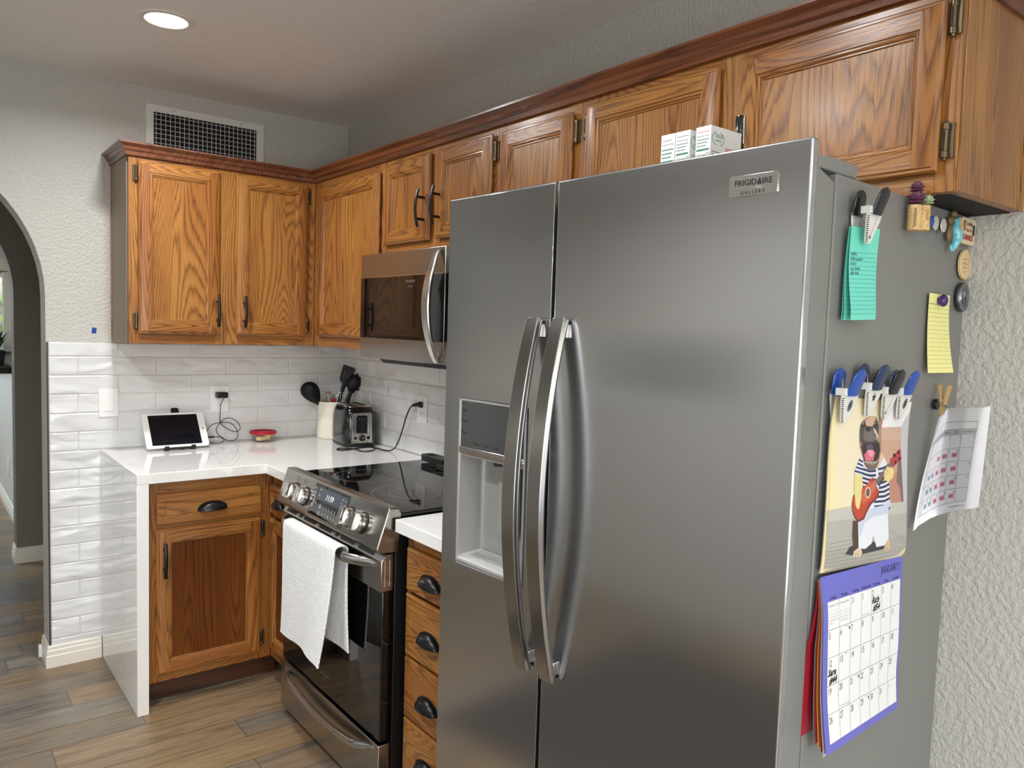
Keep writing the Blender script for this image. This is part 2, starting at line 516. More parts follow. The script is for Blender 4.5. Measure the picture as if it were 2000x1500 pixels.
for a, b, c, d in ((GX0_, GX0_ + .06, 0, GZ1_), (GX1_ - .06, GX1_, 0, GZ1_), (GX0_, GX1_, GZ1_ - .06, GZ1_), (GX0_, GX1_, 0, .05), ((GX0_+GX1_)/2 - .04, (GX0_+GX1_)/2 + .04, 0, GZ1_)):
    w.box(a, b, RY0 - .09, RY0 + .01, c, d)
struct(w.build('added_glass_door', WHITEPAINT))  # unseen glass door added as a daylight source behind the camera
w = MB(); w.box(RX0 - .12, .12, RY0 - .12, 5.4, -.08, 0)
struct(w.build('floor', FLOOR), 'wood-look plank tile floor in gray and tan')
w = MB(); w.box(RX0 - .12, .12, RY0 - .12, 5.4, HC, HC + .1)
struct(w.build('ceiling', CEIL), 'greige textured ceiling')

w = MB(); w.box(-2.6, -1.32, -3.3, -1.36, .0, .008); struct(w.build('added_floor_mat', plain('added_mat_dark', rgb(58, 52, 48), .8), bevel=.003))  # added unseen mat, darkens the floor mirrored in the refrigerator doors
# hall and the room beyond
HY = 1.65
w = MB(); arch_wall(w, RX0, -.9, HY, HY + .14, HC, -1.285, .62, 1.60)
struct(w.build('wall_hall', WALLDK, smooth=25, recalc=False), 'darker hallway wall with a second arch')
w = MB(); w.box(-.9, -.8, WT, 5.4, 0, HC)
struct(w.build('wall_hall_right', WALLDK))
w = MB()
FY = 5.0
w.box(RX0, -2.5, FY, FY + .12, 0, HC); w.box(-1.0, -.9, FY, FY + .12, 0, HC)
w.box(-2.5, -1.0, FY, FY + .12, 0, .95); w.box(-2.5, -1.0, FY, FY + .12, 1.86, HC)
struct(w.build('wall_far', WALL), 'wall of the room beyond the arches')
w = MB(); w.box(RX0 - .12, RX0, WT, 5.4, 0, HC)
struct(w.build('wall_far_left', WALL))
w = MB()
for a, b, c, d in ((-2.5, -2.45, .95, 1.86), (-1.05, -1.0, .95, 1.86), (-2.5, -1.0, .95, 1.0), (-2.5, -1.0, 1.81, 1.86), (-1.77, -1.73, .95, 1.86)):
    w.box(a, b, FY - .02, FY + .05, c, d)
struct(w.build('window_2', WHITEPAINT, bevel=.004), 'bright window far beyond the arches')
w = MB(); w.box(-1.19, -1.07, HY + .14, 4.3, 0, .93); w.box(-1.20, -1.06, HY + .14, 4.31, .93, .95, 0)
struct(w.build('trim_1', WALL), 'low half wall in the room beyond')

def baseboard(name, pts, label=None, h=.092, t=.014):
    """stepped white baseboard following pts (the wall line, room on the right of travel)"""
    mb = MB()
    sec = [(0, 0), (t, 0), (t, h*.52), (t*.78, h*.56), (t*.78, h*.76), (t*.55, h*.80), (t*.55, h*.93), (t*.2, h), (0, h)]
    P = [Vector((p[0], p[1], 0)) for p in pts]; V = []; n = len(sec)
    for i, p in enumerate(P):
        d0 = (P[i] - P[i-1]).normalized() if i else (P[1] - P[0]).normalized()
        d1 = (P[i+1] - P[i]).normalized() if i < len(P) - 1 else d0
        n0 = Vector((d0.y, -d0.x, 0)); n1 = Vector((d1.y, -d1.x, 0))
        b = (n0 + n1).normalized(); b = b / max(b.dot(n0), .3)
        for a, z in sec: V.append(p + b * a + Vector((0, 0, z)))
    F = [(i*n+j, i*n+(j+1) % n, (i+1)*n+(j+1) % n, (i+1)*n+j) for i in range(len(P)-1) for j in range(n)]
    F.append(list(range(n))); F.append([(len(P)-1)*n + j for j in range(n)][::-1])
    mb.add(V, F)
    return struct(mb.build(name, WHITEPAINT, smooth=20), label)
baseboard('baseboard_back', [(XA, WT), (XA, -.011), (-1.137, -.011)][::1], 'white stepped baseboard under the tiled wall by the archway')
baseboard('baseboard_hall', [(-1.285, HY + .14), (-1.285, HY), (-.9, HY)], 'white baseboard around the second arch')
baseboard('baseboard_far', [(-1.19, 4.3), (-1.19, HY + .14)], 'white baseboard along the half wall beyond')

# backsplash: every tile is modelled, one surface
w = MB()
def tile_run(M, x0, x1, z0, z1, even0, odd0, cut=None):
    P, L, G, T = .0793, .305, .0028, .0095
    k = -12
    rows = []
    z = .908 + .0793 * k
    while z < z1:
        rows.append((k, max(z, z0), min(z + P, z1))); k += 1; z = .908 + .0793 * k
    for k, a, b in rows:
        if b - a < .012: continue
        off = even0 if k % 2 == 0 else odd0
        i0 = math.floor((x0 - off) / L) - 1
        for i in range(i0, i0 + 60):
            xa, xb = max(off + i * L, x0), min(off + (i+1) * L, x1)
            if xb - xa < .012: continue
            if cut and a < cut[1] and xb > cut[0]:
                if xa >= cut[0]: continue
                xb = cut[0]
            g = G / 2; c = .0036
            X0, X1, Z0, Z1 = xa + g, xb - g, a + g, b - g
            V = [(X0, -.004, Z0), (X1, -.004, Z0), (X1, -.004, Z1), (X0, -.004, Z1),
                 (X0, -T + c*.7, Z0), (X1, -T + c*.7, Z0), (X1, -T + c*.7, Z1), (X0, -T + c*.7, Z1),
                 (X0 + c, -T, Z0 + c), (X1 - c, -T, Z0 + c), (X1 - c, -T, Z1 - c), (X0 + c, -T, Z1 - c)]
            F = [(8, 9, 10, 11)]
            for s in (0, 4):
                for j in range(4): F.append((s + j, s + (j+1) % 4, s + 4 + (j+1) % 4, s + 4 + j))
            w.add(V, F, 0, M)
I4 = Matrix.Identity(4)
tile_run(I4, -1.325, -.0005, .085, 1.363, -.454 + .152, -.454, (-1.10, .905))
MR = Matrix.Rotation(-PI/2, 4, 'Z')   # local x runs toward the camera along the right wall
tile_run(MR, .0095, 2.06, .90, 1.363, .299, .1465)
w.box(-1.325, 0, -.0065, 0, .085, 1.3625, 1); w.box(-.0065, 0, -2.06, -.0065, .90, 1.3625, 1)
w.box(-1.331, -1.325, -.0115, 0, .085, 1.3635, 2)
struct(w.build('trim_2', [TILE, GROUT, plain('tile_edge_strip', rgb(74, 66, 60), .4, .6)], merge=False, smooth=0), 'glossy white rippled subway tile backsplash')
# ------------------------------------------------------------------ cabinets
# local frame of every cabinet: x to the right, front faces -y, wall at y = 0
def panel_door(parent, x0, x1, z0, z1, yb, fw=.043, th=.019, name='door', label=None, drawer=False, panel=None):
    """framed oak door; yb = plane it lies on (front is at yb - th)"""
    mb = MB(); yf = yb - th
    def ring(i, d): return [(x0+i, yf+d, z0+i), (x1-i, yf+d, z0+i), (x1-i, yf+d, z1-i), (x0+i, yf+d, z1-i)]
    if drawer: prof = [(.006, th), (0, th - .006), (0, .005), (.0015, .0016), (.005, 0)]
    else: prof = [(.007, th), (0, th - .007), (0, .007), (.003, .0035), (.0075, .0032), (.0095, .0005), (.011, 0)]
    o = 0; V = []; F = []; Mt = []
    for i, d in prof: V += ring(i, d)
    for k in range(len(prof) - 1):
        for j in range(4):
            a = k*4 + j; b = k*4 + (j+1) % 4
            F.append((a, b, b + 4, a + 4)); Mt.append(1 if j in (0, 2) else 0)
    base = (len(prof) - 1) * 4
    def emit(V, F, Mt):
        for m in (0, 1, 2):
            mb.add(V, [f for f, q in zip(F, Mt) if q == m], m)
    if drawer:
        # slab front with a routed bead line
        i1 = .030
        V += ring(i1, 0) + ring(i1 + .0015, .0016) + ring(i1 + .0035, .0016) + ring(i1 + .005, 0)
        for k in range(4):
            for j in range(4):
                a = base + k*4 + j; b = base + k*4 + (j+1) % 4
                F.append((a, b, b + 4, a + 4)); Mt.append(1)
        e = base + 16; F.append((e, e+1, e+2, e+3)); Mt.append(1)
        emit(V, F, Mt)
    else:
        inn = fw
        A = prof[-1][0]
        # frame face: stiles run full height, rails butt between them
        ax0, ax1, az0, az1 = x0 + A, x1 - A, z0 + A, z1 - A
        bx0, bx1, bz0, bz1 = x0 + inn, x1 - inn, z0 + inn, z1 - inn
        def q(a, b, c, d, m):
            n = len(V); V.extend([(a, yf, c), (b, yf, c), (b, yf, d), (a, yf, d)]); F.append((n, n+1, n+2, n+3)); Mt.append(m)
        q(ax0, bx0, az0, az1, 0); q(bx1, ax1, az0, az1, 0)
        q(bx0, bx1, az0, bz0, 1); q(bx0, bx1, bz1, az1, 1)
        n = len(V)
        inner = [(inn, 0), (inn + .001, .003), (inn + .005, .0022), (inn + .0085, .0035), (inn + .0095, .0065), (inn + .013, .0062), (inn + .015, .0095)]
        for i, d in inner: V += ring(i, d)
        for k in range(len(inner) - 1):
            for j in range(4):
                a = n + k*4 + j; b = n + k*4 + (j+1) % 4
                F.append((a, b, b+4, a+4)); Mt.append(1 if j in (0, 2) else 0)
        e = n + (len(inner) - 1) * 4
        F.append((e, e+1, e+2, e+3)); Mt.append(2)
        emit(V, F, Mt)
    F0 = [(x0 + .007, yb, z0 + .007), (x1 - .007, yb, z0 + .007), (x1 - .007, yb, z1 - .007), (x0 + .007, yb, z1 - .007)]
    mb.add(F0, [(3, 2, 1, 0)], 0)
    ob = mb.build(name, [OAKV, OAKH, panel or OAKP], parent, smooth=20)
    if label: lab(ob, label)
    return ob

def hinge(parent, x, z, y, side, h=.062):
    """barrel hinge beside a door edge; side = +1 frame plate to the right"""
    mb = MB()
    mb.lathe([(0, -h/2 - .004), (.003, -h/2 - .004), (.0045, -h/2), (.0062, -h/2 + .001), (.0062, -h/2 + .012), (.0052, -h/2 + .0125), (.0052, h/2 - .0125), (.0062, h/2 - .012), (.0062, h/2 - .001), (.0045, h/2), (.003, h/2 + .004), (0, h/2 + .004)], 14, 0, Matrix.Translation((x, y - .006, z)))
    a, b = (x, x + .013) if side > 0 else (x - .013, x)
    mb.box(a, b, y - .0035, y + .001, z - h/2, z + h/2, 0)
    mb.box(x - .0015 * side - .0012, x - .0015 * side + .0012, y - .0128, y - .011, z - h/2 + .014, z + h/2 - .014, 1)
    return lab(mb.build('hinge', [BRONZE, BLKPL], parent, bevel=.0008), 'small bronze barrel hinge')

def bar_pull(parent, x, z, y, L=.132):
    """gently bowed black bar on two posts"""
    mb = MB(); pts = []
    for i in range(13):
        t = i / 12 * 2 - 1
        pts.append((x, y - .036 + .011 * t * t, z + t * L / 2))
    mb.tube(pts, .0062, 10, 0, flat=(1.0, .8, (1, 0, 0)))
    for s in (-1, 1):
        mb.tube([(x, y + .001, z + s * L * .29), (x, y - .031, z + s * L * .29)], .0048, 10, 0)
    return lab(mb.build('handle', BLACKM, parent), 'black bowed bar pull')

def cup_pull(parent, x, z, y, W=.106, H=.032, D=.028):
    """half-dome cup pull, open underneath"""
    mb = MB()
    def fn(rs, rin):
        a, d, h = W/2 - rin, D - rin, H - rin
        def f(u, v):
            q = PI * u; p = v * PI / 2
            return (x - a * math.cos(q) * (math.cos(p) ** .35 if v < 1 else 0), y - d * math.sin(q) ** .8 * math.cos(p) ** .9 if v < 1 else y, z - H * .45 + h * math.sin(p) * (math.sin(q) ** .55 if 0 < u < 1 else 0))
        return f
    mb.grid(fn(1, 0), 22, 9, 0); mb.grid(fn(1, .003), 22, 9, 0)
    mb.prism([(x + (W/2 + .004) * math.cos(PI * i / 20), z - H*.45 - .001 + (H + .004) * math.sin(PI * i / 20) ** .8) for i in range(21)], 1, y - .003, y + .0005, 0)
    return lab(mb.build('handle', BLACKM, parent, smooth=50, recalc=True), 'black cup pull')

GRP_B = None
def carcass(parent, name, x0, x1, y0, z0, z1, rails, stiles, side_end=None, under=True, wall_gap=.0):
    """box + face frame; y0 negative front plane; rails / stiles are the visible face frame bars"""
    mb = MB(); f = .019
    mb.box(x0, x1, y0 + f, -.001, z0, z1, 0)
    for a, b in stiles: mb.box(a, b, y0, y0 + f + .001, z0, z1, 0)
    for a, b, c, d in rails: mb.box(a, b, y0 + .0006, y0 + f + .001, c, d, 1)
    return mb.build(name, [OAKV, OAKH], parent, bevel=.0014)

UD = -.311            # face of the upper cabinets
def upper(name, label, loc, rz, x0, x1, z0, z1, doors, stiles, rails, group=None):
    t = thing(name, label, 'cabinet', loc, rz, group)
    carcass(t, 'cabinet_box', x0, x1, UD, z0, z1, rails, stiles)
    for d in doors:
        ob = panel_door(t, d['x0'], d['x1'], d['z0'], d['z1'], UD - .0005)
        if d.get('label'): lab(ob, d['label'])
        if 'pull' in d: bar_pull(ob, d['pull'][0], d['pull'][1], UD - .0195)
        for hx, side, hzs in d.get('hinges', []):
            for hz in hzs: hinge(ob, hx, hz, UD - .0005, side)
    return t

ZT = 2.116
# back wall pair of doors: thing sits at the wall, x measured from the left end (world x = -1.086)
X0 = -1.086
tb = upper('wall_cabinet', 'two-door oak wall cabinet left of the corner, below the white air vent', (X0, -.0, 1.3717), 0, 0, 1.086 - .3115, 0, ZT - 1.3717,
    [dict(x0=.032, x1=.347, z0=.041, z1=.718, pull=(.338 - .003, .142), hinges=[(.026, -1, (.668, .090))]),
     dict(x0=.416, x1=.732, z0=.041, z1=.718, pull=(.450 - .003, .142), hinges=[(.738, 1, (.668, .090))])],
    [(0, .046), (.335, .430), (.722, .7745)], [(0.04, .75, 0, .055), (.04, .75, .70, ZT - 1.3717)], 'oak wall cabinets')
w = MB(); w.box(-.004, .0, UD + .022, -.013, .002, ZT - 1.3717 - .001, 0)
w.box(-.006, 0, -.024, -.0125, 0, ZT - 1.3717, 1)
lab(w.build('side_panel', [plain('grayish_cabinet_end', rgb(138, 120, 100), .42, var=.12), OAKV], tb, bevel=.001), 'grayish brown end panel')  # plain grayish brown colour, slightly mottled, on the cabinet end

# right wall run; local x = distance from the corner toward the camera
RR = -PI/2
upper('wall_cabinet', 'tall oak corner wall cabinet with single door above toaster', (0, 0, 1.3717), RR, .0105, .945, 0, ZT - 1.3717,
    [dict(x0=.376, x1=.935, z0=.047, z1=.697)],
    [(.3115, .395), (.92, .945)], [(.39, .93, 0, .06), (.39, .93, .69, ZT - 1.3717)], 'oak wall cabinets')
upper('wall_cabinet', 'short two-door oak wall cabinet above the microwave', (0, -.9455, 1.747), RR, 0, .738, 0, ZT - 1.747,
    [dict(x0=.031, x1=.357, z0=.034, z1=.338, pull=(.285 + .045, .145), hinges=[]),
     dict(x0=.401, x1=.719, z0=.034, z1=.338, pull=(.385 + .045, .145), hinges=[(.727, 1, (.285,))])],
    [(0, .04), (.345, .412), (.709, .738)], [(.03, .72, 0, .05), (.03, .72, .325, ZT - 1.747)], 'oak wall cabinets')
upper('wall_cabinet', 'narrow oak wall cabinet with one door between microwave and refrigerator', (0, -1.6841, 1.3717), RR, 0, .376, 0, ZT - 1.3717,
    [dict(x0=.025, x1=.352, z0=.045, z1=.708, hinges=[(.360, 1, (.655,))])],
    [(0, .035), (.342, .376)], [(.03, .35, 0, .055), (.03, .35, .695, ZT - 1.3717)], 'oak wall cabinets')
tf = upper('wall_cabinet', 'wide two-door oak cabinet above the refrigerator with exposed end panel', (0, -2.0608, 1.7466), RR, 0, .977, .0, ZT - 1.7466,
    [dict(x0=.028, x1=.465, z0=.036, z1=.338, hinges=[(.021, -1, (.285,))]),
     dict(x0=.521, x1=.949, z0=.036, z1=.338, hinges=[(.958, 1, (.306, .090))])],
    [(0, .035), (.455, .530), (.940, .977)], [(.03, .945, 0, .05), (.03, .945, .325, ZT - 1.7466)], 'oak wall cabinets')
w = MB(); w.box(.9772, .981, UD + .003, -.02, .001, ZT - 1.7466 - .001, 0); w.box(.9772, .983, -.02, -.001, 0, ZT - 1.7466, 1)
lab(w.build('side_panel', [OAKP, OAKV], tf), 'exposed oak end panel')
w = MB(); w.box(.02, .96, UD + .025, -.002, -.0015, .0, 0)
lab(w.build('underside', plain('underside_painted_shade', rgb(28, 20, 16), .8), tf), 'underside with shade painted dark')  # near-black colour stands in for the shade under the cabinet

# crown moulding along the tops (one continuous piece)
w = MB()
cs = [(0, -.012), (.010, -.010), (.012, .004), (.019, .010), (.022, .020), (.030, .026), (.037, .031), (.037, .037), (.004, .041), (0, .041)]
path = [(X0 - .001, -.002), (X0 - .001, UD - .001), (UD - .001, UD - .001), (UD - .001, -3.039), (-.002, -3.039)]
P = [Vector((a, b, ZT)) for a, b in path]; V = []; n = len(cs)
for i, p in enumerate(P):
    d0 = (P[i] - P[i-1]).normalized() if i else (P[1] - P[0]).normalized()
    d1 = (P[i+1] - P[i]).normalized() if i < len(P) - 1 else d0
    n0 = Vector((d0.y, -d0.x, 0)); n1 = Vector((d1.y, -d1.x, 0))
    b = (n0 + n1).normalized(); b = b / max(b.dot(n0), .3)
    for a, z in cs: V.append(p + b * a + Vector((0, 0, z)))
F = [(i*n+j, i*n+(j+1) % n, (i+1)*n+(j+1) % n, (i+1)*n+j) for i in range(len(P)-1) for j in range(n)]
F += [list(range(n)), [(len(P)-1)*n + j for j in range(n)][::-1]]
w.add(V, F)
OAKD2 = oak('oak_moulding_run', 1, light=(120, 68, 38), dark=(72, 38, 20), ringscale=6, rings=14)
tag(w.build('crown_molding', OAKD2, smooth=12), 'dark-stained crown molding running along the tops of all the oak wall cabinets', 'molding')

# ---- base cabinets
BF = -.616
def base_unit(name, label, loc, rz, x0, x1, stiles, rails, group='oak base cabinets', y_toe=-.55, ztop=.866, back=-.02):
    t = thing(name, label, 'cabinet', loc, rz, group)
    mb = MB(); f = .019
    mb.box(x0, x1, BF + f, back, .095, ztop, 0)
    for a, b in stiles: mb.box(a, b, BF, BF + f + .001, .095, ztop, 0)
    for a, b, c, d in rails: mb.box(a, b, BF + .0006, BF + f + .001, c, d, 1)
    mb.build('cabinet_box', [OAKV, OAKH], t, bevel=.0014)
    return t
def toe(t, x0, x1, y=-.552):
    mb = MB(); mb.box(x0, x1, y, y + .016, .0, .0945)
    return lab(mb.build('toe_kick', oak('toe_kick_stain', 0, (84, 54, 32), (48, 30, 18), 5, 14), t), 'dark recessed toe kick')
t = base_unit('base_cabinet', 'oak base cabinet beside the white waterfall panel, one drawer over one door', (-1.0925, 0, 0), 0, 0, 1.0925 - .617,
    [(0, .040), (.412, .4755)], [(.03, .42, .095, .135), (.03, .42, .685, .712), (.03, .42, .815, .866)])
toe(t, 0, .52)
d = panel_door(t, .030, .426, .704, .820, BF - .0005, drawer=True, name='drawer'); cup_pull(d, .233, .757, BF - .0195)
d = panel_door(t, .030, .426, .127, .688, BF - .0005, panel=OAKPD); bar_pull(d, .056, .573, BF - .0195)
for z in (.638, .184): hinge(d, .434, z, BF - .0005, 1)
t = base_unit('base_cabinet', 'narrow oak base cabinet in the corner, squeezed against the range', (0, -.617, 0), RR, -.0, .293,
    [(0.0, .03), (.27, .293)], [(.02, .28, .095, .135), (.02, .28, .685, .712), (.02, .28, .815, .866)])
toe(t, .0, .293)
d = panel_door(t, .020, .282, .704, .820, BF - .0005, drawer=True, name='drawer'); cup_pull(d, .130, .757, BF - .0195)
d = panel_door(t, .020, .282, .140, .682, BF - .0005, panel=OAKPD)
t = base_unit('base_cabinet', 'oak four-drawer base cabinet between range and refrigerator', (0, -1.6975, 0), RR, 0, .316,
    [(0, .032), (.286, .316)], [(.02, .30, .095, .13), (.02, .30, .69, .70), (.02, .30, .49, .51), (.02, .30, .30, .32), (.02, .30, .822, .866)])
toe(t, 0, .316)
for a, b in ((.699, .826), (.505, .689), (.317, .497), (.127, .309)):
    d = panel_door(t, .024, .296, a, b, BF - .0005, drawer=True, name='drawer')
    cup_pull(d, .160, (a + b) / 2 - .006, BF - .0195)

# ---- quartz worktops
CH, CT = .907, .0385
t = thing('countertop', 'white quartz L-shaped countertop with waterfall end beside the archway', 'countertop', (-1.1345, 0, 0))
w = MB()
pts = [(0, -.011), (0, -.660), (1.1345 - .660, -.660), (1.1345 - .660, -.9135), (1.1345 - .0115, -.9135), (1.1345 - .0115, -.011)]
w.prism(pts, 2, CH - CT, CH)
w.build('countertop_slab', QUARTZ, t, bevel=.0022)
w = MB(); w.box(.0, .041, -.660, -.011, .0, CH - CT - .0002)
lab(w.build('waterfall_panel', QUARTZ, t, bevel=.0018), 'white quartz waterfall end panel down to the floor')
t = thing('countertop', 'short white quartz countertop between range and refrigerator', 'countertop', (0, -1.693, 0), RR)
w = MB(); w.box(0, .322, -.660, -.0115, CH - CT, CH)
w.build('countertop_slab', QUARTZ, t, bevel=.0022)
# ------------------------------------------------------------------ range
DISPW = NT('clock_digits'); DISPW.p.inputs['Base Color'].default_value = (.8, .85, 1, 1); DISPW.p.inputs['Emission Color'].default_value = (.75, .85, 1, 1); DISPW.p.inputs['Emission Strength'].default_value = .7; DISPW = DISPW.m
LCD = plain('lcd_gray', rgb(66, 70, 78), .12)
PRINTW = plain('white_print', rgb(205, 208, 210), .5)
PRINTG = plain('gray_print', rgb(120, 118, 114), .5)
t = thing('range', 'stainless slide-in electric range with black glass cooktop and a towel on its door', 'range', (0, -.9165, 0), RR)
w = MB(); w.box(.004, .758, -.646, -.03, .03, .9045); w.box(.03, .73, -.62, -.06, 0, .03)
w.build('body', BLKPL, t, bevel=.002)
w = MB(); w.box(.0, .764, -.640, -.028, .9075, .9195)
ck = w.build('cooktop', BLKGLASS, t, bevel=.003)
lab(ck, 'black glass cooktop')
w = MB()
for cx, cy, r in ((.200, -.455, .118), (.545, -.455, .140), (.205, -.185, .082), (.56, -.185, .095), (.545, -.455, .085)):
    n = 64; V = []
    for i in range(n):
        q = 2*PI*i/n
        V += [(cx + r*math.cos(q), cy + r*math.sin(q), .9197), (cx + (r+.0022)*math.cos(q), cy + (r+.0022)*math.sin(q), .9197)]
    w.add(V, [(2*i, 2*i+1, (2*i+3) % (2*n), (2*i+2) % (2*n)) for i in range(n)])
lab(w.build('burner_rings', plain('burner_ring_print', rgb(128, 130, 130), .3), ck), 'thin gray burner outlines')
w = MB(); w.prism([(-.632, .9205), (-.640, .937), (-.674, .9385), (-.714, .818), (-.706, .808), (-.640, .803)], 0, .0, .766)
cp = w.build('control_panel', SSH, t, bevel=.004, seg=3)
e = Vector((0, .040, .1205)).normalized(); nrm = Vector((0, -e.z, e.y))
MP = Matrix(((1, 0, 0, 0), (0, -nrm.y, e.y, -.714), (0, -nrm.z, e.z, .818), (0, 0, 0, 1)))   # x right, z up the slope, -y out
w = MB(); w.M = MP
w.box(.272, .524, -.0022, .001, .010, .116, 0); w.box(.306, .522, -.0028, -.0005, .064, .107, 1)
cpd = w.build('display', [BLKGLASS, LCD], cp, bevel=.0012)
w = MB(); w.M = MP
w.text('11:59', .026, .398, .074, -.0031, 0, 'CENTER', shear=.1)
lab(w.build('clock_digits', DISPW, cpd), 'glowing white clock digits 11:59')
w = MB(); w.M = MP
for i, s in enumerate('12345'): w.text(s, .0125, .372 + .0215*i, .042, -.0026, 0, 'CENTER')
for i, s in enumerate('67890'): w.text(s, .0125, .378 + .0215*i, .021, -.0026, 0, 'CENTER')
for s, x, z in (('Bake', .278, .098), ('Broil', .278, .084), ('Conv', .278, .070), ('Roast', .278, .056), ('Keep\nWarm', .278, .042), ('Off', .282, .018), ('Temp', .312, .098), ('Clean', .312, .078), ('Time', .300, .050), ('Cook\nTime', .340, .048), ('Oven', .482, .094), ('Lock', .480, .082), ('Set', .508, .092), ('Self', .508, .080), ('Start', .490, .040), ('Timer', .490, .026), ('Off', .512, .014)):
    w.text(s, .0072, x, z, -.0031, 0)
w.build('printing', PRINTW, cpd)
for x, z in ((.348, .046), (.352, .024), (.492, .022)):
    w = MB(); w.M = MP
    w.tube([(x + .006*math.cos(q), -.0028, z + .006*math.sin(q)) for q in [i*PI/8 for i in range(16)]], .0006, 4, 0, closed=True)
    w.build('key_ring', PRINTW, cpd)
for x0 in (.075, .518):
    for i, x in enumerate((.045, .075, .105)):
        w = MB(); w.M = MP
        if i == 1: w.text('I', .016, x0 + x, .098, -.0006, 0, 'CENTER')
        else:
            a, b = x0 + x - .007, x0 + x + .007
            w.tube([(a, -.0006, .096), (b, -.0006, .096), (b, -.0006, .110), (a, -.0006, .110)], .0006, 4, 0, closed=True)
        w.build('burner_mark', PRINTG, cp)
for kx in (.124, .214, .556, .642):
    w = MB(); w.M = MP @ Matrix.Translation((kx, 0, .056)) @ Matrix.Rotation(PI/2, 4, 'X')
    w.lathe([(0, 0), (.034, 0), (.034, .003), (.0305, .0045)], 32, 1)
    w.lathe([(.0295, .004), (.0300, .008), (.0285, .022), (.027, .0245), (0, .0245)], 40, 0)
    w.prism([(-.0115, -.027), (.0115, -.027), (.0135, 0), (.0115, .027), (-.0115, .027), (-.0135, 0)], 2, .020, .039, 0)
    lab(w.build('knob', [POLB, BLKPL], cp, bevel=.0015, smooth=30), 'brushed steel control knob on black base')
# door
w = MB(); w.box(.006, .756, -.686, -.652, .222, .686, 0)
od = w.build('oven_door', BLKGLASS, t, bevel=.003)
lab(od, 'black glass oven door')
w = MB(); w.prism([(-.652, .684), (-.6925, .684), (-.6925, .778), (-.676, .798), (-.652, .798)], 0, .004, .758)
st = w.build('door_trim', SSH, od, bevel=.0025)
w = MB()
sl = Vector((0, .0165, .02)).normalized()
MS = Matrix(((1, 0, 0, 0), (0, sl.z, sl.y, -.6925), (0, -sl.y, sl.z, .778), (0, 0, 0, 1)))
for a, b in ((.03, .115), (.145, .165), (.185, .28), (.31, .405), (.435, .455), (.475, .57), (.60, .70)):
    w.box(a, b, -.0006, .002, .006, .018, 0, MS)
lab(w.build('vent_slots', BLKPL, st), 'row of dark vent slots')
w = MB(); w.tube([(.7583, -.664, .700), (.7583, -.680, .700), (.7583, -.680, .780), (.7583, -.664, .780)], .0012, 6, 0, closed=True)
w.build('end_cap_groove', POL, st)
w = MB(); pts = []; rr = []
for i in range(33):
    u = i / 32; x = .040 + .685 * u
    b = min(1, min(u, 1 - u) / .16); b = b * b * (3 - 2*b)
    pts.append((x, -.690 - .052 * b, .763 + .004 * b)); rr.append(.0085 + .0055 * min(1, min(u, 1-u) / .05))
w.tube(pts, rr, 16, 0, flat=(1.15, .8, (0, 0, 1)))
lab(w.build('handle', POLB, od), 'bowed steel door handle')
w = MB(); w.text('FRIGIDAIRE', .0135, .372, .282, -.6868, 0, 'CENTER'); w.text('GALLERY', .0075, .372, .269, -.6868, 0, 'CENTER')
w.build('logo', PRINTG, od)
# storage drawer
w = MB(); w.box(.002, .760, -.692, -.652, .034, .213)
dr = w.build('drawer', SSH, t, bevel=.003)
w = MB(); pts = []; rr = []
for i in range(41):
    u = i / 40; tt = 2*u - 1; b = min(1, min(u, 1-u) / .12); b = b*b*(3 - 2*b)
    pts.append((.045 + .68 * u, -.690 - .026 * b, .196 - .040 * (1 - tt*tt))); rr.append(.006 + .006 * min(1, min(u, 1-u) / .08))
w.tube(pts, rr, 14, 0, flat=(1.2, .85, (0, 0, 1)))
lab(w.build('handle', POLB, dr), 'smile-shaped steel drawer handle')

# towel on the oven handle
TOW = NT('white_cotton_waffle')
TOW.p.inputs['Base Color'].default_value = rgb(228, 229, 228); TOW.p.inputs['Roughness'].default_value = .9
TOW.p.inputs['Sheen Weight'].default_value = .3
a_ = TOW.noise(TOW.coord(), 240, 2); b_ = TOW.noise(TOW.coord(), 26, 3)
sp_ = TOW.n('ShaderNodeSeparateXYZ'); TOW.l(TOW.coord(), sp_.inputs[0])
wf = TOW.math('MULTIPLY', TOW.math('SINE', TOW.math('MULTIPLY', sp_.outputs[0], 380)), TOW.math('SINE', TOW.math('MULTIPLY', sp_.outputs[2], 380)))
TOW.bump(TOW.math('ADD', TOW.math('ADD', TOW.math('MULTIPLY', a_, .5), TOW.math('MULTIPLY', wf, .22)), b_), .0045, .85); TOW = TOW.m
def towel_pt(u, v):
    x = .196 + .404 * u
    # v: 0 back bottom .. .38 top .. 1 front bottom
    L1, L2 = .33, .383 - .020 * u
    if v < .40:
        q = v / .40; z = .780 - L1 * (1 - q); y = -.722 - .004 * math.sin(3 * q) + .006 * (1 - q)
        y += .004 * math.sin(u * 9) * (1 - q)
    elif v < .5:
        q = (v - .40) / .1; an = PI * q
        y = -.744 + .022 * math.cos(an); z = .774 + .006 + .0145 * math.sin(an) ** .8
    else:
        q = (v - .5) / .5; z = .780 - L2 * q
        y = -.766 - .006 * q - .040 * (u ** 2.2) * q ** 1.5 + .004 * math.sin(u * 11 + q * 3) * q
        x -= .018 * u * q ** 2
    return (x, y, z)
w = MB(); w.grid(towel_pt, 30, 70)
tw = w.build('dish_towel', TOW, None, smooth=80)
tw.location = (0, -.9165, 0); tw.rotation_euler = (0, 0, RR)
sm = tw.modifiers.new('thick', 'SOLIDIFY'); sm.thickness = .0045; sm.offset = 0
tag(tw, 'white textured cotton dish towel folded over the oven door handle', 'towel')
w = MB()
for u in (.012, .988):
    pts = [Vector(towel_pt(u, v/40)) for v in range(0, 41)]
    w.tube(pts, .0032, 6)
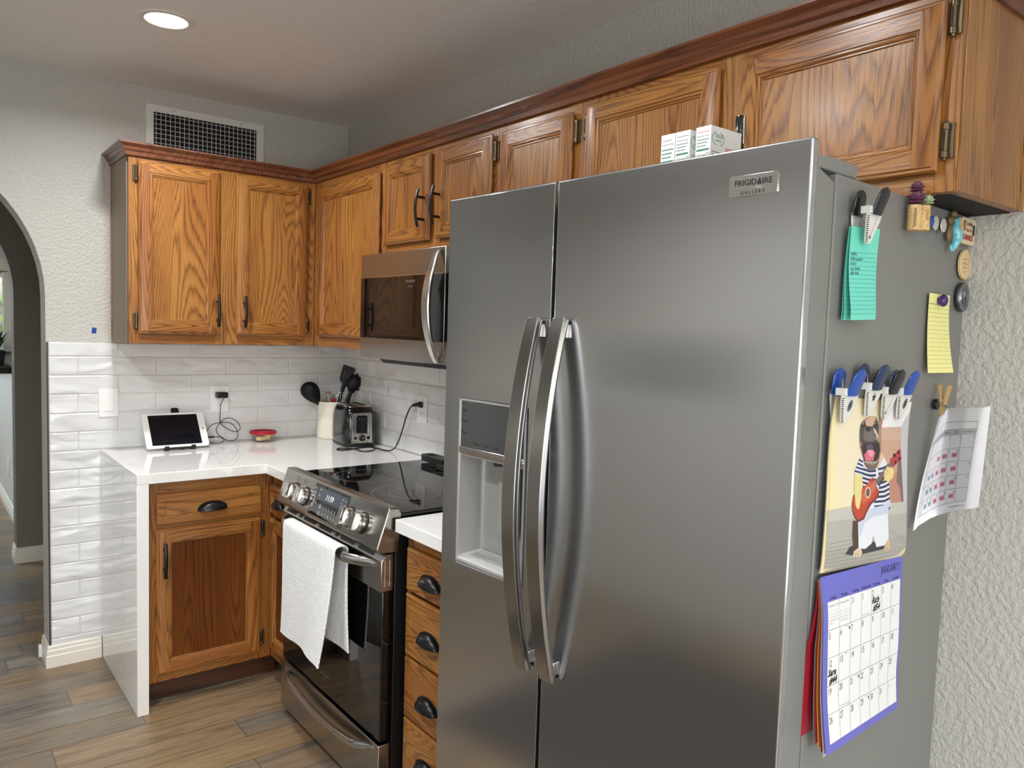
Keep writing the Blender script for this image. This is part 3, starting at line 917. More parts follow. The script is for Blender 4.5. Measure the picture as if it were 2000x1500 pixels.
for v in (.006, .994):
    w.tube([Vector(towel_pt(u/20, v)) for u in range(21)], .0034, 6)
w.build('hem', TOW, tw)

# flat pan whose loop handle shows beside the refrigerator
t = thing('griddle', 'black flat griddle on the cooktop rear, only its loop handle showing beside the refrigerator', 'pan', (-.055, -1.27, .9198))
w = MB(); w.prism([(-.105, -.20), (.015, -.20), (.02, -.19), (.02, .13), (.015, .14), (-.105, .14), (-.11, .13), (-.11, -.19)], 2, 0, .020, 0)
w.build('pan', BLKPL, t, bevel=.003)
w = MB()
w.prism([(-.075, .14), (-.015, .14), (-.012, .30), (-.022, .315), (-.060, .315), (-.072, .30)], 2, .008, .032, 0)
w.prism([(-.058, .235), (-.030, .235), (-.030, .298), (-.058, .298)], 2, .0322, .0326, 1)
lab(w.build('handle', [BLKPL, plain('handle_hole', rgb(6, 6, 6), .8)], t, bevel=.003), 'black rectangular loop handle')

# ------------------------------------------------------------------ microwave
t = thing('microwave', 'stainless over-the-range microwave with black glass door under the short cabinet', 'microwave', (0, -.9310, 1.3500), RR)
w = MB(); w.box(.0, .752, -.374, -.012, .0, .391)
w.build('body', GRAYPL, t, bevel=.002)
w = MB(); w.box(.0, .590, -.394, -.375, .0, .391, 0)
dm = w.build('door', SSH, t, bevel=.002)
w = MB(); w.box(.002, .588, -.3955, -.392, .076, .302)
lab(w.build('window', BLKGLASS, dm, bevel=.0008), 'black glass door window')
w = MB(); w.box(.0, .588, -.3953, -.3935, .302, .3045); w.build('trim_line', POL, dm)
w = MB()
pts = []; sec = []
for i in range(41):
    u = i / 40; z = .006 + .378 * u; q = math.sin(PI * u)
    pts.append((.556, -.3965 - .047 * q ** .75, z)); h = .0135 + .009 * q; th = .004 + .004 * q
    sec.append([(-h, -th*.3), (-h*.75, th), (h*.75, th), (h, -th*.3), (h*.8, -th), (-h*.8, -th)])
w.sweep(pts, sec, (1, 0, 0))
lab(w.build('handle', POLB, dm, bevel=.0015, smooth=45), 'bowed chrome ribbon handle')
w = MB(); w.text('FRIGIDAIRE', .0125, .372, .278, -.3957, 0, 'CENTER'); w.text('GALLERY', .007, .372, .262, -.3957, 0, 'CENTER'); w.build('logo', PRINTG, dm)
w = MB(); w.box(.593, .752, -.394, -.375, .0, .391, 0); w.box(.594, .751, -.3955, -.392, .076, .302, 1)
w.build('control_panel', [SSH, BLKGLASS], t, bevel=.0015)
w = MB(); w.prism([(.155, 0), (.185, -.013), (.745, -.013), (.745, 0)], 1, -.392, -.05)
lab(w.build('vent_lip', BLKPL, t, bevel=.001), 'black vent strip under the microwave')

# ------------------------------------------------------------------ wall and ceiling fittings
t = thing('air_vent', 'white return-air grille on the wall above the left oak cabinet', 'vent', (-.9525, -.0005, 2.2045))
w = MB(); W_, H_ = .5125, .1895
for a, b, c, d in ((0, W_, 0, .0195), (0, W_, H_-.030, H_), (0, .031, .0195, H_-.030), (W_-.033, W_, .0195, H_-.030)):
    w.box(a, b, -.009, 0, c, d)
w.build('frame', plain('vent_white_enamel', rgb(222, 221, 218), .35), t, bevel=.0015)
w = MB()
for i in range(23):
    x = .031 + (W_-.064) * (i + .5) / 23; w.box(x - .0011, x + .0011, -.009, -.002, .0195, H_-.030)
for i in range(7):
    z = .0195 + (H_-.0495) * (i + .5) / 7; w.box(.031, W_-.033, -.006, -.0005, z - .0012, z + .0012)
w.build('grille', plain('vent_bars', rgb(190, 190, 188), .35), t)
w = MB(); w.box(.031, W_-.033, -.0004, .0, .0195, H_-.030); lab(w.build('duct', plain('duct_dark', rgb(14, 14, 15), .9), t), 'dark duct behind the bars')
for sx, sz in ((.113, .176), (.408, .176), (.113, .009), (.408, .009)):
    w = MB(); w.lathe([(0, .0015), (.003, .001), (.0036, 0), (0, 0)], 12, 0, Matrix.Translation((sx, -.009, sz)) @ Matrix.Rotation(PI/2, 4, 'X'))
    w.build('screw', GRAYPL, t)

t = thing('recessed_light', 'round glowing recessed ceiling light', 'light', (-1.083, -.853, HC))
w = MB(); w.lathe([(.066, -.004), (.070, -.006), (.084, -.004), (.088, 0)], 48, caps=False)
w.build('trim_ring', WHITEPAINT, t)
LENS = NT('lit_lens'); LENS.p.inputs['Emission Color'].default_value = (1, .965, .90, 1); LENS.p.inputs['Emission Strength'].default_value = 22; LENS = LENS.m
w = MB(); w.lathe([(0, -.0035), (.066, -.0035), (.066, -.001), (0, -.001)], 40)
lab(w.build('lens', LENS, t), 'glowing white lens')

def outlet(loc, rz, label, holes=(0, 1)):
    t = thing('wall_outlet', label, 'outlet', loc, rz)
    w = MB(); w.box(-.040, .040, -.0055, 0, -.0620, .0620); w.build('cover_plate', WHTPL, t, bevel=.002)
    for k, zc in enumerate((.0205, -.0205)):
        w = MB(); w.prism([(.0165*math.cos(q)*1.02, zc + max(-.0138, min(.0138, .0172*math.sin(q)))) for q in [2*PI*i/28 for i in range(28)]], 1, -.0072, -.004, 0)
        for sx, h in ((-.0062, .0085), (.0062, .0068)): w.box(sx - .0011, sx + .0011, -.0074, -.0071, zc - h/2 + .003, zc + h/2 + .003, 1)
        w.prism([(.0024*math.cos(q), zc - .008 + .0024*math.sin(q)) for q in [2*PI*i/12 for i in range(12)]], 1, -.0074, -.0071, 1)
        w.build('socket', [WHTPL, BLKPL], t)
    return t
outlet((-.638, -.0097, 1.109), 0, 'white wall outlet between tablet and red-lidded bowl, a black charger plugged in on top')
outlet((-.0097, -.783, 1.114), RR, 'white wall outlet right of the toaster, with the toaster cord plugged in')
t = thing('light_switch', 'white rocker light switch on the tiles above the left end of the counter', 'switch', (-1.104, -.0097, 1.107))
w = MB(); w.box(-.038, .038, -.0055, 0, -.061, .061); w.build('cover_plate', WHTPL, t, bevel=.002)
w = MB(); w.prism([(-.0055, -.034), (-.0095, -.034), (-.0068, .034), (-.0055, .034)], 0, -.0165, .0165); w.box(-.018, .018, -.0058, -.005, -.0355, .0355)
w.build('rocker', WHTGL, t, bevel=.0008)
w = MB(); w.prism([(-.010, -.012), (.007, -.013), (.010, .011), (-.008, .013)], 1, -.0006, -.0001)
tp = w.build('tape_scrap', plain('blue_painters_tape', rgb(28, 58, 150), .6)); tp.location = (-1.155, 0, 1.414)
tag(tp, 'small scrap of blue painters tape on the wall above the tiles', 'tape')
o = outlet((-1.1905, 3.11, .335), -PI/2, 'white outlet low on the wall in the room beyond the arches')

# odd bit of hardware by the arch baseboard
t = thing('door_hook', 'small brass and white gate hook at the foot of the archway jamb', 'hook', (XA - .014, .10, .055))
w = MB(); w.box(-.012, 0, -.008, .008, -.045, .01); w.build('bracket', WHTPL, t, bevel=.001)
w = MB(); w.tube([(-.004, 0, .008), (-.012, 0, .02), (-.013, 0, .04), (-.005, 0, .055), (.0, 0, .05)], .004, 8)
lab(w.build('hook', plain('brass', rgb(170, 140, 84), .3, 1.0), t), 'curved brass hook')
# ------------------------------------------------------------------ things on the counter
CZ = CH + .0004
# tablet leaning on its stand
TL_ = math.radians(38); TC = Vector((-.857, -.160, .9185))
MT = Matrix(((1, 0, 0, 0), (0, math.cos(TL_), math.sin(TL_), 0), (0, -math.sin(TL_), math.cos(TL_), 0), (0, 0, 0, 1)))
t = thing('tablet', 'white-framed tablet with dark screen leaning on a black stand on the counter', 'tablet', TC)
def rrect(x0, x1, z0, z1, r, n=6):
    out = []
    for cx, cz, a in ((x1-r, z1-r, 0), (x0+r, z1-r, 1), (x0+r, z0+r, 2), (x1-r, z0+r, 3)):
        for i in range(n + 1):
            q = PI/2 * (a + i/n); out.append((cx + r*math.cos(q), cz + r*math.sin(q)))
    return out
w = MB(); w.M = MT; w.prism(rrect(-.129, .129, 0, .174, .011), 1, -.0035, .0035); w.build('body', WHTGL, t, bevel=.0012)
w = MB(); w.M = MT; w.prism(rrect(-.105, .100, .012, .163, .002), 1, -.0041, -.0033); w.build('screen', plain('dark_screen', rgb(14, 16, 24), .06), t)
w = MB(); w.M = MT; w.lathe([(0, .0004), (.004, .0004), (.0048, 0)], 20, 0, Matrix.Translation((.115, -.0036, .087)) @ Matrix.Rotation(PI/2, 4, 'X')); w.build('home_button', GRAYPL, t)
t = thing('tablet_stand', 'black folding stand holding the tablet', 'stand', (-.857, -.16, CZ))
w = MB(); w.tube([(-.052, -.012, .009), (.060, -.004, .009)], .0042, 10)
for x, y in ((-.052, -.012), (.060, -.004)):
    w.box(x - .009, x + .009, y - .005, y + .030, 0, .0085); w.box(x - .009, x + .009, y - .006, y + .0005, 0, .020)
w.build('front_bar', BLKPL, t, bevel=.002)
w = MB(); w.M = Matrix.Translation((0, 0, .010)) @ MT; w.prism(rrect(-.002, .031, -.004, .206, .010), 1, .0045, .010); w.build('back_rest', BLKPL, t, bevel=.001)
w = MB(); w.tube([(.0145, .072, .075), (.0145, .120, .004)], .006, 10); w.box(.0085, .0205, .0, .128, 0, .006); w.build('rear_leg', BLKPL, t)

# charger and its looping cable
t = thing('usb_charger', 'black plug-in charger with thin looping cable running to the tablet', 'charger', (-.638, -.018, 1.1295))
w = MB(); w.box(-.024, .026, -.040, .0, -.013, .014); w.build('plug_body', BLKPL, t, bevel=.005, seg=3)
w = MB()
cab = [(-0.627, -0.045, 1.117), (-0.641, -0.044, 1.092), (-0.643, -0.039, 1.054), (-0.643, -0.037, 1.012), (-0.634, -0.033, 0.991), (-0.604, -0.031, 0.967), (-0.572, -0.032, 0.954), (-0.554, -0.035, 0.961), (-0.551, -0.038, 0.978), (-0.565, -0.039, 1.002), (-0.597, -0.037, 1.02), (-0.621, -0.033, 1.017), (-0.638, -0.030, 1.001), (-0.655, -0.032, 0.98), (-0.659, -0.035, 0.961), (-0.644, -0.042, 0.935), (-0.619, -0.046, 0.92), (-0.593, -0.047, 0.914), (-0.569, -0.043, 0.922), (-0.562, -0.041, 0.945), (-0.573, -0.04, 0.975), (-0.596, -0.041, 0.996), (-0.623, -0.042, 1.002), (-0.654, -0.042, 1.001), (-0.682, -0.041, 0.993), (-0.70, -0.041, 0.972), (-0.713, -0.050, 0.945), (-0.708, -.075, .920), (-0.685, -0.095, 0.9125), (-0.667, -0.10, 0.914), (-0.648, -0.1, 0.922), (-0.645, -0.1, 0.933), (-0.660, -0.1, 0.943), (-0.686, -0.1, 0.9455)]
w.tube(catmull([Vector(c) - Vector((-.638, -.018, 1.1295)) for c in cab], 7), .0017, 8)
w.build('cable', BLKPL, t, smooth=80)
w = MB(); w.box(-.718, -.688, -.104, -.096, .942, .950)
for i in range(len(w.v)): w.v[i] = w.v[i] - Vector((-.638, -.018, 1.1295))
w.build('connector', BLKPL, t, bevel=.002)

# glass bowl with red lid, butter inside
GLASS = NT('clear_glass')
_tr = GLASS.n('ShaderNodeBsdfTransparent'); _tr.inputs[0].default_value = (.985, .99, .985, 1)
_gl2 = GLASS.n('ShaderNodeBsdfGlossy'); _gl2.inputs['Roughness'].default_value = .03
_fr = GLASS.n('ShaderNodeLayerWeight'); _fr.inputs[0].default_value = .5
_mx = GLASS.n('ShaderNodeMixShader'); GLASS.l(GLASS.math('ADD', GLASS.math('MULTIPLY', GLASS.math('POWER', _fr.outputs[1], 4.0), .5), .04), _mx.inputs[0]); GLASS.l(_tr.outputs[0], _mx.inputs[1]); GLASS.l(_gl2.outputs[0], _mx.inputs[2])
GLASS.l(_mx.outputs[0], GLASS.t.nodes['Material Output'].inputs[0]); GLASS = GLASS.m
BC = (-.455, -.076, CZ)
t = thing('storage_bowl', 'small round glass storage bowl with red plastic lid, yellow butter inside', 'bowl', BC)
w = MB(); w.lathe([(0, .0), (.046, .0), (.050, .003), (.054, .020), (.0575, .043), (.0545, .043), (.051, .020), (.047, .0055), (0, .0045)], 48); w.build('glass_bowl', GLASS, t)
w = MB(); w.lathe([(0, .046), (.048, .046), (.050, .0495), (.0585, .050), (.0615, .047), (.0625, .040), (.0590, .038), (.0582, .0435), (0, .0435)], 48)
REDL = NT('red_lid_plastic'); REDL.p.inputs['Base Color'].default_value = rgb(200, 28, 50); REDL.p.inputs['Roughness'].default_value = .35
_t2 = REDL.n('ShaderNodeBsdfTranslucent'); _t2.inputs[0].default_value = rgb(235, 110, 110)
_m2 = REDL.n('ShaderNodeMixShader'); _m2.inputs[0].default_value = .4; REDL.l(REDL.p.outputs[0], _m2.inputs[1]); REDL.l(_t2.outputs[0], _m2.inputs[2]); REDL.l(_m2.outputs[0], REDL.t.nodes['Material Output'].inputs[0])
lab(w.build('lid', REDL.m, t, smooth=30), 'red plastic lid')
BUT = plain('butter', rgb(240, 226, 160), .45)
for i, (x, y, a, b, c, rz, lb) in enumerate(((-.014, -.010, .040, .026, .020, .4, 'left block of pale yellow butter inside the red-lidded glass bowl'), (.022, .004, .026, .030, .028, -.3, 'right taller block of pale yellow butter inside the red-lidded glass bowl'))):
    w = MB(); w.box(-a/2, a/2, -b/2, b/2, 0, c); o = w.build('butter_block', BUT, None, bevel=.004, seg=3)
    o.location = (BC[0] + x, BC[1] + y, CZ + .0062); o.rotation_euler = (0, 0, rz); tag(o, lb, 'butter')

# utensil crock
CC = Vector((-.109, -.103, CZ)); CR = .079
CERAM = plain('cream_ceramic', rgb(236, 232, 218), .22)
t = thing('utensil_crock', 'tall cream ceramic crock with embossed letters, holding dark kitchen utensils', 'crock', CC)
prof = [(0, 0), (CR - .006, 0), (CR - .002, .004)]
for i in range(6):
    z = .010 + i * .0125; prof += [(CR, z), (CR + .0018, z + .004), (CR + .0018, z + .007), (CR - .0005, z + .0105)]
prof += [(CR, .09), (CR, .172), (CR + .002, .176), (CR + .002, .182), (CR - .001, .1845), (CR - .006, .182), (CR - .007, .16), (CR - .007, .012), (0, .010)]
w = MB(); w.lathe(prof, 64); w.build('pot', CERAM, t, smooth=50)
w = MB(); a0 = math.atan2(-3.5, -1.68) - .33
def wrapc(off):
    return lambda x, z: ((CR + off) * math.cos(a0 + x / CR), (CR + off) * math.sin(a0 + x / CR), z)
for k, off in enumerate((.0006, .0012)):
    w.text('UTENSILS', .031, -.055, .108, warp=wrapc(off), mat=0)
lab(w.build('embossed_letters', plain('ceramic_emboss', rgb(220, 215, 199), .3), t), 'embossed word UTENSILS')

def utensil(name, label, base, tip, cat='utensil'):
    """thing at the foot of the utensil inside the crock; returns (empty, matrix with z along the handle)"""
    b = Vector(base); d = Vector(tip) - b
    t = thing(name, label, cat, b, 0, None)
    z = d.normalized(); side = Vector((.9, -.42, 0)); side = (side - z * side.dot(z)).normalized(); y = z.cross(side)
    M = Matrix.Identity(4)
    for i in range(3): M[i][0], M[i][1], M[i][2] = side[i], y[i], z[i]
    return t, M, d.length
NAVY = plain('navy_silicone', rgb(11, 13, 22), .5, spec=.3)
STEELW = plain('whisk_wire', rgb(190, 190, 188), .2, 1.0)
t, M, L = utensil('ladle', 'black silicone ladle leaning left in the cream crock', (-.075, -.085, .925), (-.245, -.105, 1.158))
w = MB(); w.M = M; w.tube([(0, 0, 0), (0, 0, L * .6), (0, .004, L - .045)], [.006, .006, .009], 10, flat=(1.3, .7, (1, 0, 0))); w.build('handle', BLKSOFT, t)
w = MB(); w.M = M
def lad(k):
    def f(u, v):
        q = 2*PI*u; p = PI * .53 * v
        sq = math.sin(q); wd = .045 if sq > 0 else .045 * (1 - .55 * sq * sq)
        return (k*wd * math.sin(p) * math.cos(q), -k*.034 * math.cos(p) + .004, L - .016 + k * (.046 if sq > 0 else .085) * math.sin(p) * sq)
    return f
w.grid(lad(1), 28, 10); w.grid(lad(.93), 28, 10); w.build('bowl', BLKSOFT, t, smooth=80)
t, M, L = utensil('whisk', 'round wire whisk in the middle of the crock', (-.10, -.09, .925), (-.148, -.118, 1.135))
w = MB(); w.M = M; w.tube([(0, 0, 0), (0, 0, L - .095)], .006, 10); w.build('handle', STEELW, t)
w = MB(); w.M = M
for k in range(5):
    a = PI * k / 5; pts = []
    for i in range(21):
        q = PI * i / 20; r = .030 * math.sin(q) ** .8 * (1 if i < 99 else 1)
        h = L - .095 + .098 * (.5 - .5 * math.cos(q)) if i <= 20 else 0
        pts.append((r * math.cos(a), r * math.sin(a), h))
    pts2 = [(-p[0], -p[1], p[2]) for p in pts[::-1]]
    w.tube(pts + pts2[1:], .0011, 6)
w.build('wire_loops', STEELW, t)
t, M, L = utensil('whisk', 'flat coil whisk right of the round wire whisk in the crock', (-.115, -.13, .925), (-.088, -.150, 1.135))
w = MB(); w.M = M; w.tube([(0, 0, 0), (0, 0, L - .080)], .005, 10); w.build('handle', STEELW, t)
w = MB(); w.M = M
loop = [(.024 * math.sin(2*PI*i/24) * (1 if True else 0), 0, L - .038 - .042 * math.cos(2*PI*i/24)) for i in range(25)]
w.tube(loop, .0015, 6)
for k in (-.013, -.004, .005, .014): w.tube([(k, .001, L - .070), (k * 1.15, .001, L - .006)], .001, 6)
coil = []
for i in range(120):
    q = 2*PI*i/10; b = 2*PI*(i/120)*.5 - .2
    c = Vector((.024*math.sin(b + .3), 0, L - .038 - .042*math.cos(b + .3)))
    coil.append(c + Vector((.0045*math.cos(q), .0045*math.sin(q), 0)))
w.tube(coil, .0009, 5)
w.build('wire_loops', STEELW, t)
t, M, L = utensil('spatula', 'small red-handled utensil between the whisks in the crock', (-.098, -.125, .925), (-.134, -.152, 1.112))
w = MB(); w.M = M; w.tube([(0, 0, 0), (0, 0, L*.8), (0, 0, L - .006), (0, 0, L)], [.005, .0075, .009, .006], 12, flat=(1.3, .7, (1, 0, 0))); w.build('handle', plain('red_plastic', rgb(150, 24, 34), .4), t)
t, M, L = utensil('turner', 'dark navy slotted turner at the back right of the crock', (-.128, -.10, .925), (-.050, -.150, 1.262))
w = MB(); w.M = M; w.tube([(0, 0, 0), (0, 0, L*.55), (0, .002, L - .07)], [.006, .007, .008], 10, flat=(1.3, .7, (1, 0, 0))); w.build('handle', NAVY, t)
w = MB(); w.M = M
w.prism([(-.016, L - .085), (.016, L - .085), (.030, L - .068), (.031, L - .004), (.026, L + .003), (-.026, L + .006), (-.031, L - .001), (-.030, L - .068)], 1, -.002, .003)
for k in (-.014, 0, .014): w.box(k - .002, k + .002, -.0028, -.0018, L - .06, L - .022, 1)
w.build('blade', [NAVY, BLKPL], t, bevel=.0015)
t, M, L = utensil('pasta_fork', 'dark navy pasta server in front of the slotted turner in the crock', (-.115, -.135, .925), (-.036, -.185, 1.195))
w = MB(); w.M = M; w.tube([(0, 0, 0), (0, 0, L*.55), (0, .002, L - .05)], [.006, .007, .008], 10, flat=(1.3, .7, (1, 0, 0))); w.build('handle', NAVY, t)
w = MB(); w.M = M
def pas(k):
    def f(u, v):
        q = 2*PI*u; p = PI*.5*v
        r = 1 + (.16 * (1 if math.sin(q * 9) > .2 else 0) if v > .9 else 0)
        return (k*.033*r * math.sin(p)*math.cos(q), -k*.018*math.cos(p) + .004, L - .012 + k*.044*r*math.sin(p)*math.sin(q))
    return f
w.grid(pas(1), 72, 10); w.grid(pas(.92), 72, 10); w.build('bowl', NAVY, t, smooth=60)

# toaster
t = thing('toaster', 'black and chrome two-slice toaster in the corner of the counter', 'toaster', (-.110, -.326, CZ), -.14)
TW, TLn, TH = .158, .232, .190
GLB = plain('toaster_gloss_black', rgb(20, 21, 23), .16, .2, coat=.4)
def tz(prof, n=56):
    V = []; F = []
    for z, k, dy in prof:
        for i in range(n):
            q = 2*PI*i/n; c, s = math.cos(q), math.sin(q); ex = .42
            V.append((k*TW/2 * (abs(c)**ex)*(1 if c >= 0 else -1), (k*TLn/2 + dy)*(abs(s)**ex)*(1 if s >= 0 else -1), z))
    for i in range(len(prof)-1):
        for j in range(n):
            j2 = (j+1) % n; F.append((i*n+j, i*n+j2, (i+1)*n+j2, (i+1)*n+j))
    F.append(list(range(n))[::-1]); F.append([(len(prof)-1)*n+j for j in range(n)])
    return V, F
w = MB(); V, F = tz([(.004, .95, 0), (.010, .99, 0), (.03, 1.02, 0), (.09, 1.02, 0), (.13, 1.0, 0), (.155, .965, 0), (.172, .91, 0), (.182, .84, 0), (.186, .78, 0)]); w.add(V, F); w.build('shell', GLB, t, smooth=60)
w = MB(); V, F = tz([(0, .90, 0), (.004, .99, 0), (.012, 1.01, 0), (.014, 1.0, 0)]); w.add(V, F); w.build('base', BLKPL, t, smooth=60)
w = MB(); V, F = tz([(.184, .82, 0), (.1885, .80, 0), (.190, .76, 0)]); w.add(V, F)
for sx in (-.026, .026): w.box(sx - .013, sx + .013, -.072, .072, .1895, .1906, 1)
lab(w.build('top_plate', [CHROME, plain('slot_dark', rgb(10, 10, 10), .8)], t, smooth=50), 'chrome top with two bread slots')
yf = -TLn/2 * 1.02 - .004
w = MB()
o_ = [(-.050, .020), (.050, .020), (.047, .150), (.040, .160), (-.040, .160), (-.047, .150)]
i_ = [(-.028, .066), (.028, .066), (.027, .138), (.020, .148), (-.020, .148), (-.027, .138)]
n = 6; V = [(a, yf, b) for a, b in o_] + [(a, yf, b) for a, b in i_] + [(a, yf + .014, b) for a, b in o_] + [(a, yf + .010, b) for a, b in i_]
F = [(i, (i+1) % n, n+(i+1) % n, n+i) for i in range(n)] + [(i, 2*n+i, 2*n+(i+1) % n, (i+1) % n) for i in range(n)] + [(n+i, n+(i+1) % n, 3*n+(i+1) % n, 3*n+i) for i in range(n)]
F.append([3*n + i for i in range(n)])
w.add(V, F); fp = w.build('front_plate', POL, t, bevel=.0015); lab(fp, 'brushed chrome front plate')
w = MB(); w.box(-.003, .003, yf + .002, yf + .009, .068, .146); w.build('lever_track', BLKPL, fp)
w = MB(); w.box(-.020, .020, yf - .010, yf + .006, .127, .139); w.build('lever', BLKPL, fp, bevel=.003)
w = MB(); w.lathe([(0, .010), (.0125, .010), (.0145, .008), (.0155, 0)], 28, 0, Matrix.Translation((0, yf, .044)) @ Matrix.Rotation(PI/2, 4, 'X')); w.box(-.001, .008, yf - .0106, yf - .0098, .0435, .0455, 1)
w.build('browning_dial', [BLKPL, PRINTW], fp)
for sx in (-.031, .031):
    w = MB(); w.lathe([(0, .005), (.006, .005), (.0075, .003), (.0078, 0)], 20, 0, Matrix.Translation((sx, yf, .044)) @ Matrix.Rotation(PI/2, 4, 'X')); w.build('button', BLKPL, fp)
w = MB()
tc = [(-0.030, -0.766, 1.1345), (-0.036, -0.735, 1.125), (-0.040, -0.717, 1.105), (-0.044, -0.696, 1.064), (-0.047, -0.681, 1.023), (-0.050, -0.663, 0.98), (-0.054, -0.645, 0.945), (-0.060, -0.628, 0.922), (-0.075, -0.610, 0.9112), (-0.089, -0.575, 0.9108), (-0.089, -0.515, 0.9108), (-0.106, -0.473, 0.9108), (-0.161, -0.479, 0.9108), (-0.222, -0.498, 0.9108), (-0.258, -0.495, 0.9108), (-0.262, -0.468, 0.9108), (-0.236, -0.445, 0.9108), (-0.206, -0.466, .9108), (-0.198, -0.526, 0.9150), (-0.188, -0.570, 0.9108), (-0.156, -0.579, 0.9108), (-0.115, -0.545, 0.9108), (-0.093, -0.500, 0.9145), (-.090, -.44, .9108), (-.09, -.38, .9105)]
MI = Matrix.Rotation(.14, 4, 'Z')
w.tube(catmull([MI @ (Vector(c) - Vector((-.110, -.326, CZ))) for c in tc], 6), .0031, 8)
w.build('cord', BLKPL, t, smooth=80)
w = MB(); w.M = MI @ Matrix.Translation(Vector((.110, .326, -CZ)))
w.tube([(-.020, -.783 + .003, 1.1345), (-.036, -.775, 1.134), (-.052, -.760, 1.130)], [.011, .009, .005], 10); w.box(-.026, -.0175, -.797, -.769, 1.122, 1.147)
w.build('plug', BLKPL, t, bevel=.002)
# ------------------------------------------------------------------ refrigerator
FRX, FRY, FA = -.6861, -2.9837, -.0508
RZF = -PI/2 - FA
t = thing('refrigerator', 'large stainless side-by-side refrigerator with gray sides and a door dispenser', 'refrigerator', (FRX, FRY, 0), RZF)
FW = .930; ZB, ZD, ZK = .06, 1.786, 1.744
w = MB(); w.box(-FW + .003, -.003, .088, .682, .02, ZK); w.box(-FW + .02, -.02, .03, .10, .0, .055, 1)
fb = w.build('body', [GRAYPNT, BLKPL], t, bevel=.003); lab(fb, 'gray painted cabinet')
w = MB(); w.box(-FW + .012, -.012, .077, .089, ZB, ZK - .02); w.build('gasket', GASKET, t)
for x0, x1 in ((-.105, -.003), (-FW + .003, -FW + .105)):
    w = MB(); w.prism([(.028, 1.7442), (.158, 1.7442), (.158, 1.7665), (.050, 1.7665), (.046, 1.762), (.028, 1.762)], 0, x0, x1)
    w.build('hinge_cover', GRAYPNT, t, bevel=.0025)
def skin(mb, x0, x1, hole=None, d=.020):
    o = [(x0, ZB), (x1, ZB), (x1, ZD), (x0, ZD)]
    if not hole:
        mb.box(x0, x1, 0, d, ZB, ZD); return
    h = [(hole[0], hole[2]), (hole[1], hole[2]), (hole[1], hole[3]), (hole[0], hole[3])]
    V = [(a, 0, b) for a, b in o] + [(a, 0, b) for a, b in h] + [(a, d, b) for a, b in o] + [(a, d, b) for a, b in h]
    F = []
    for i in range(4):
        j = (i+1) % 4
        F += [(i, j, 4+j, 4+i), (8+i, 12+i, 12+j, 8+j), (i, 8+i, 8+j, j), (4+i, 4+j, 12+j, 12+i)]
    mb.add(V, F)
w = MB(); skin(w, -.5565, 0); rd = w.build('door', SSV, t, bevel=.004, seg=3); lab(rd, 'wide right-hand stainless refrigerator door')
w = MB(); w.prism([(.0202, ZB + .002), (.0775, ZB + .002), (.0775, 1.728), (.030, 1.742), (.024, 1.748), (.0202, 1.775)], 0, -.5555, -.001)
w.build('door_core', GRAYPNT, rd, bevel=.002)
HX0, HX1, HZ0, HZ1 = -.868, -.627, .905, 1.303
w = MB(); skin(w, -FW, -.5655, (HX0, HX1, HZ0, HZ1)); ld = w.build('door', SSV, t, bevel=.004, seg=3); lab(ld, 'narrow left-hand stainless freezer door with dispenser')
w = MB()
for a, b, c, d in ((-FW + .001, HX0 - .002, ZB + .002, 1.742), (HX1 + .002, -.5665, ZB + .002, 1.742), (HX0 - .002, HX1 + .002, ZB + .002, HZ0 - .002), (HX0 - .002, HX1 + .002, HZ1, 1.742)):
    w.box(a, b, .0202, .0775, c, d)
w.build('door_core', GRAYPNT, ld)
w = MB(); w.box(-.5648, -.5572, .04, .086, ZB, ZK); w.build('center_gap', GASKET, t)
# dispenser
w = MB()
r = .006
# rim
for a, b, c, d in ((HX0, HX0 + r, HZ0, HZ1), (HX1 - r, HX1, HZ0, HZ1), (HX0, HX1, HZ0, HZ0 + r), (HX0, HX1, HZ1 - .003, HZ1)):
    w.box(a, b, -.0025, .018, c, d)
dp = w.build('dispenser', plain('dispenser_rim', rgb(178, 178, 176), .28, .4), ld, bevel=.0018)
def rec(u, v):
    # rounded niche: u around left wall - back - right wall, v up
    x0, x1, D = HX0 + r, HX1 - r, .066
    q = u
    if q < .3: p = (x0 + .012 * (q/.3), .001 + (D - .02) * (q/.3))
    elif q < .4: k = (q - .3)/.1*PI/2; p = (x0 + .012 + .02*(1 - math.cos(k)), D - .019 + .02*math.sin(k))
    elif q < .6: k = (q - .4)/.2; p = (x0 + .032 + (x1 - x0 - .064)*k, D + .001)
    elif q < .7: k = (q - .6)/.1*PI/2; p = (x1 - .032 + .02*math.sin(k), D - .019 + .02*math.cos(k))
    else: k = (q - .7)/.3; p = (x1 - .012 + .012*k, .001 + (D - .02)*(1 - k))
    return (p[0], p[1], HZ0 + r + (1.172 - HZ0 - r)*v)
w = MB(); w.grid(rec, 50, 4); w.box(HX0 + r, HX1 - r, .001, .067, 1.168, 1.172)
w.build('niche', GRAYPL2, dp, smooth=50)
w = MB(); w.box(HX0 + r, HX1 - r, -.0015, .014, 1.190, HZ1 - .003)
pn = w.build('touch_panel', plain('touch_panel_dark', rgb(76, 78, 78), .14, .3), dp, bevel=.001)
w = MB()
for s_, x, z in (('Water', -.812, 1.199), ('Cube', -.778, 1.199), ('Crush', -.744, 1.199), ('Light', -.858, 1.276), ('Lock', -.858, 1.250), ('Filter', -.858, 1.222), ('+', -.688, 1.252), ('-', -.688, 1.238), ('Freezer', -.672, 1.278), ('Fridge', -.672, 1.256), ('Alarm', -.672, 1.232), ('Reset', -.672, 1.208)):
    w.text(s_, .0095, x, z, -.0018, 0)
w.build('printing', INK, pn)
w = MB(); w.prism([(-.0035, 1.190), (-.006, 1.180), (.004, 1.166), (.05, 1.166), (.05, 1.190)], 0, HX0 + .004, HX1 - .004)
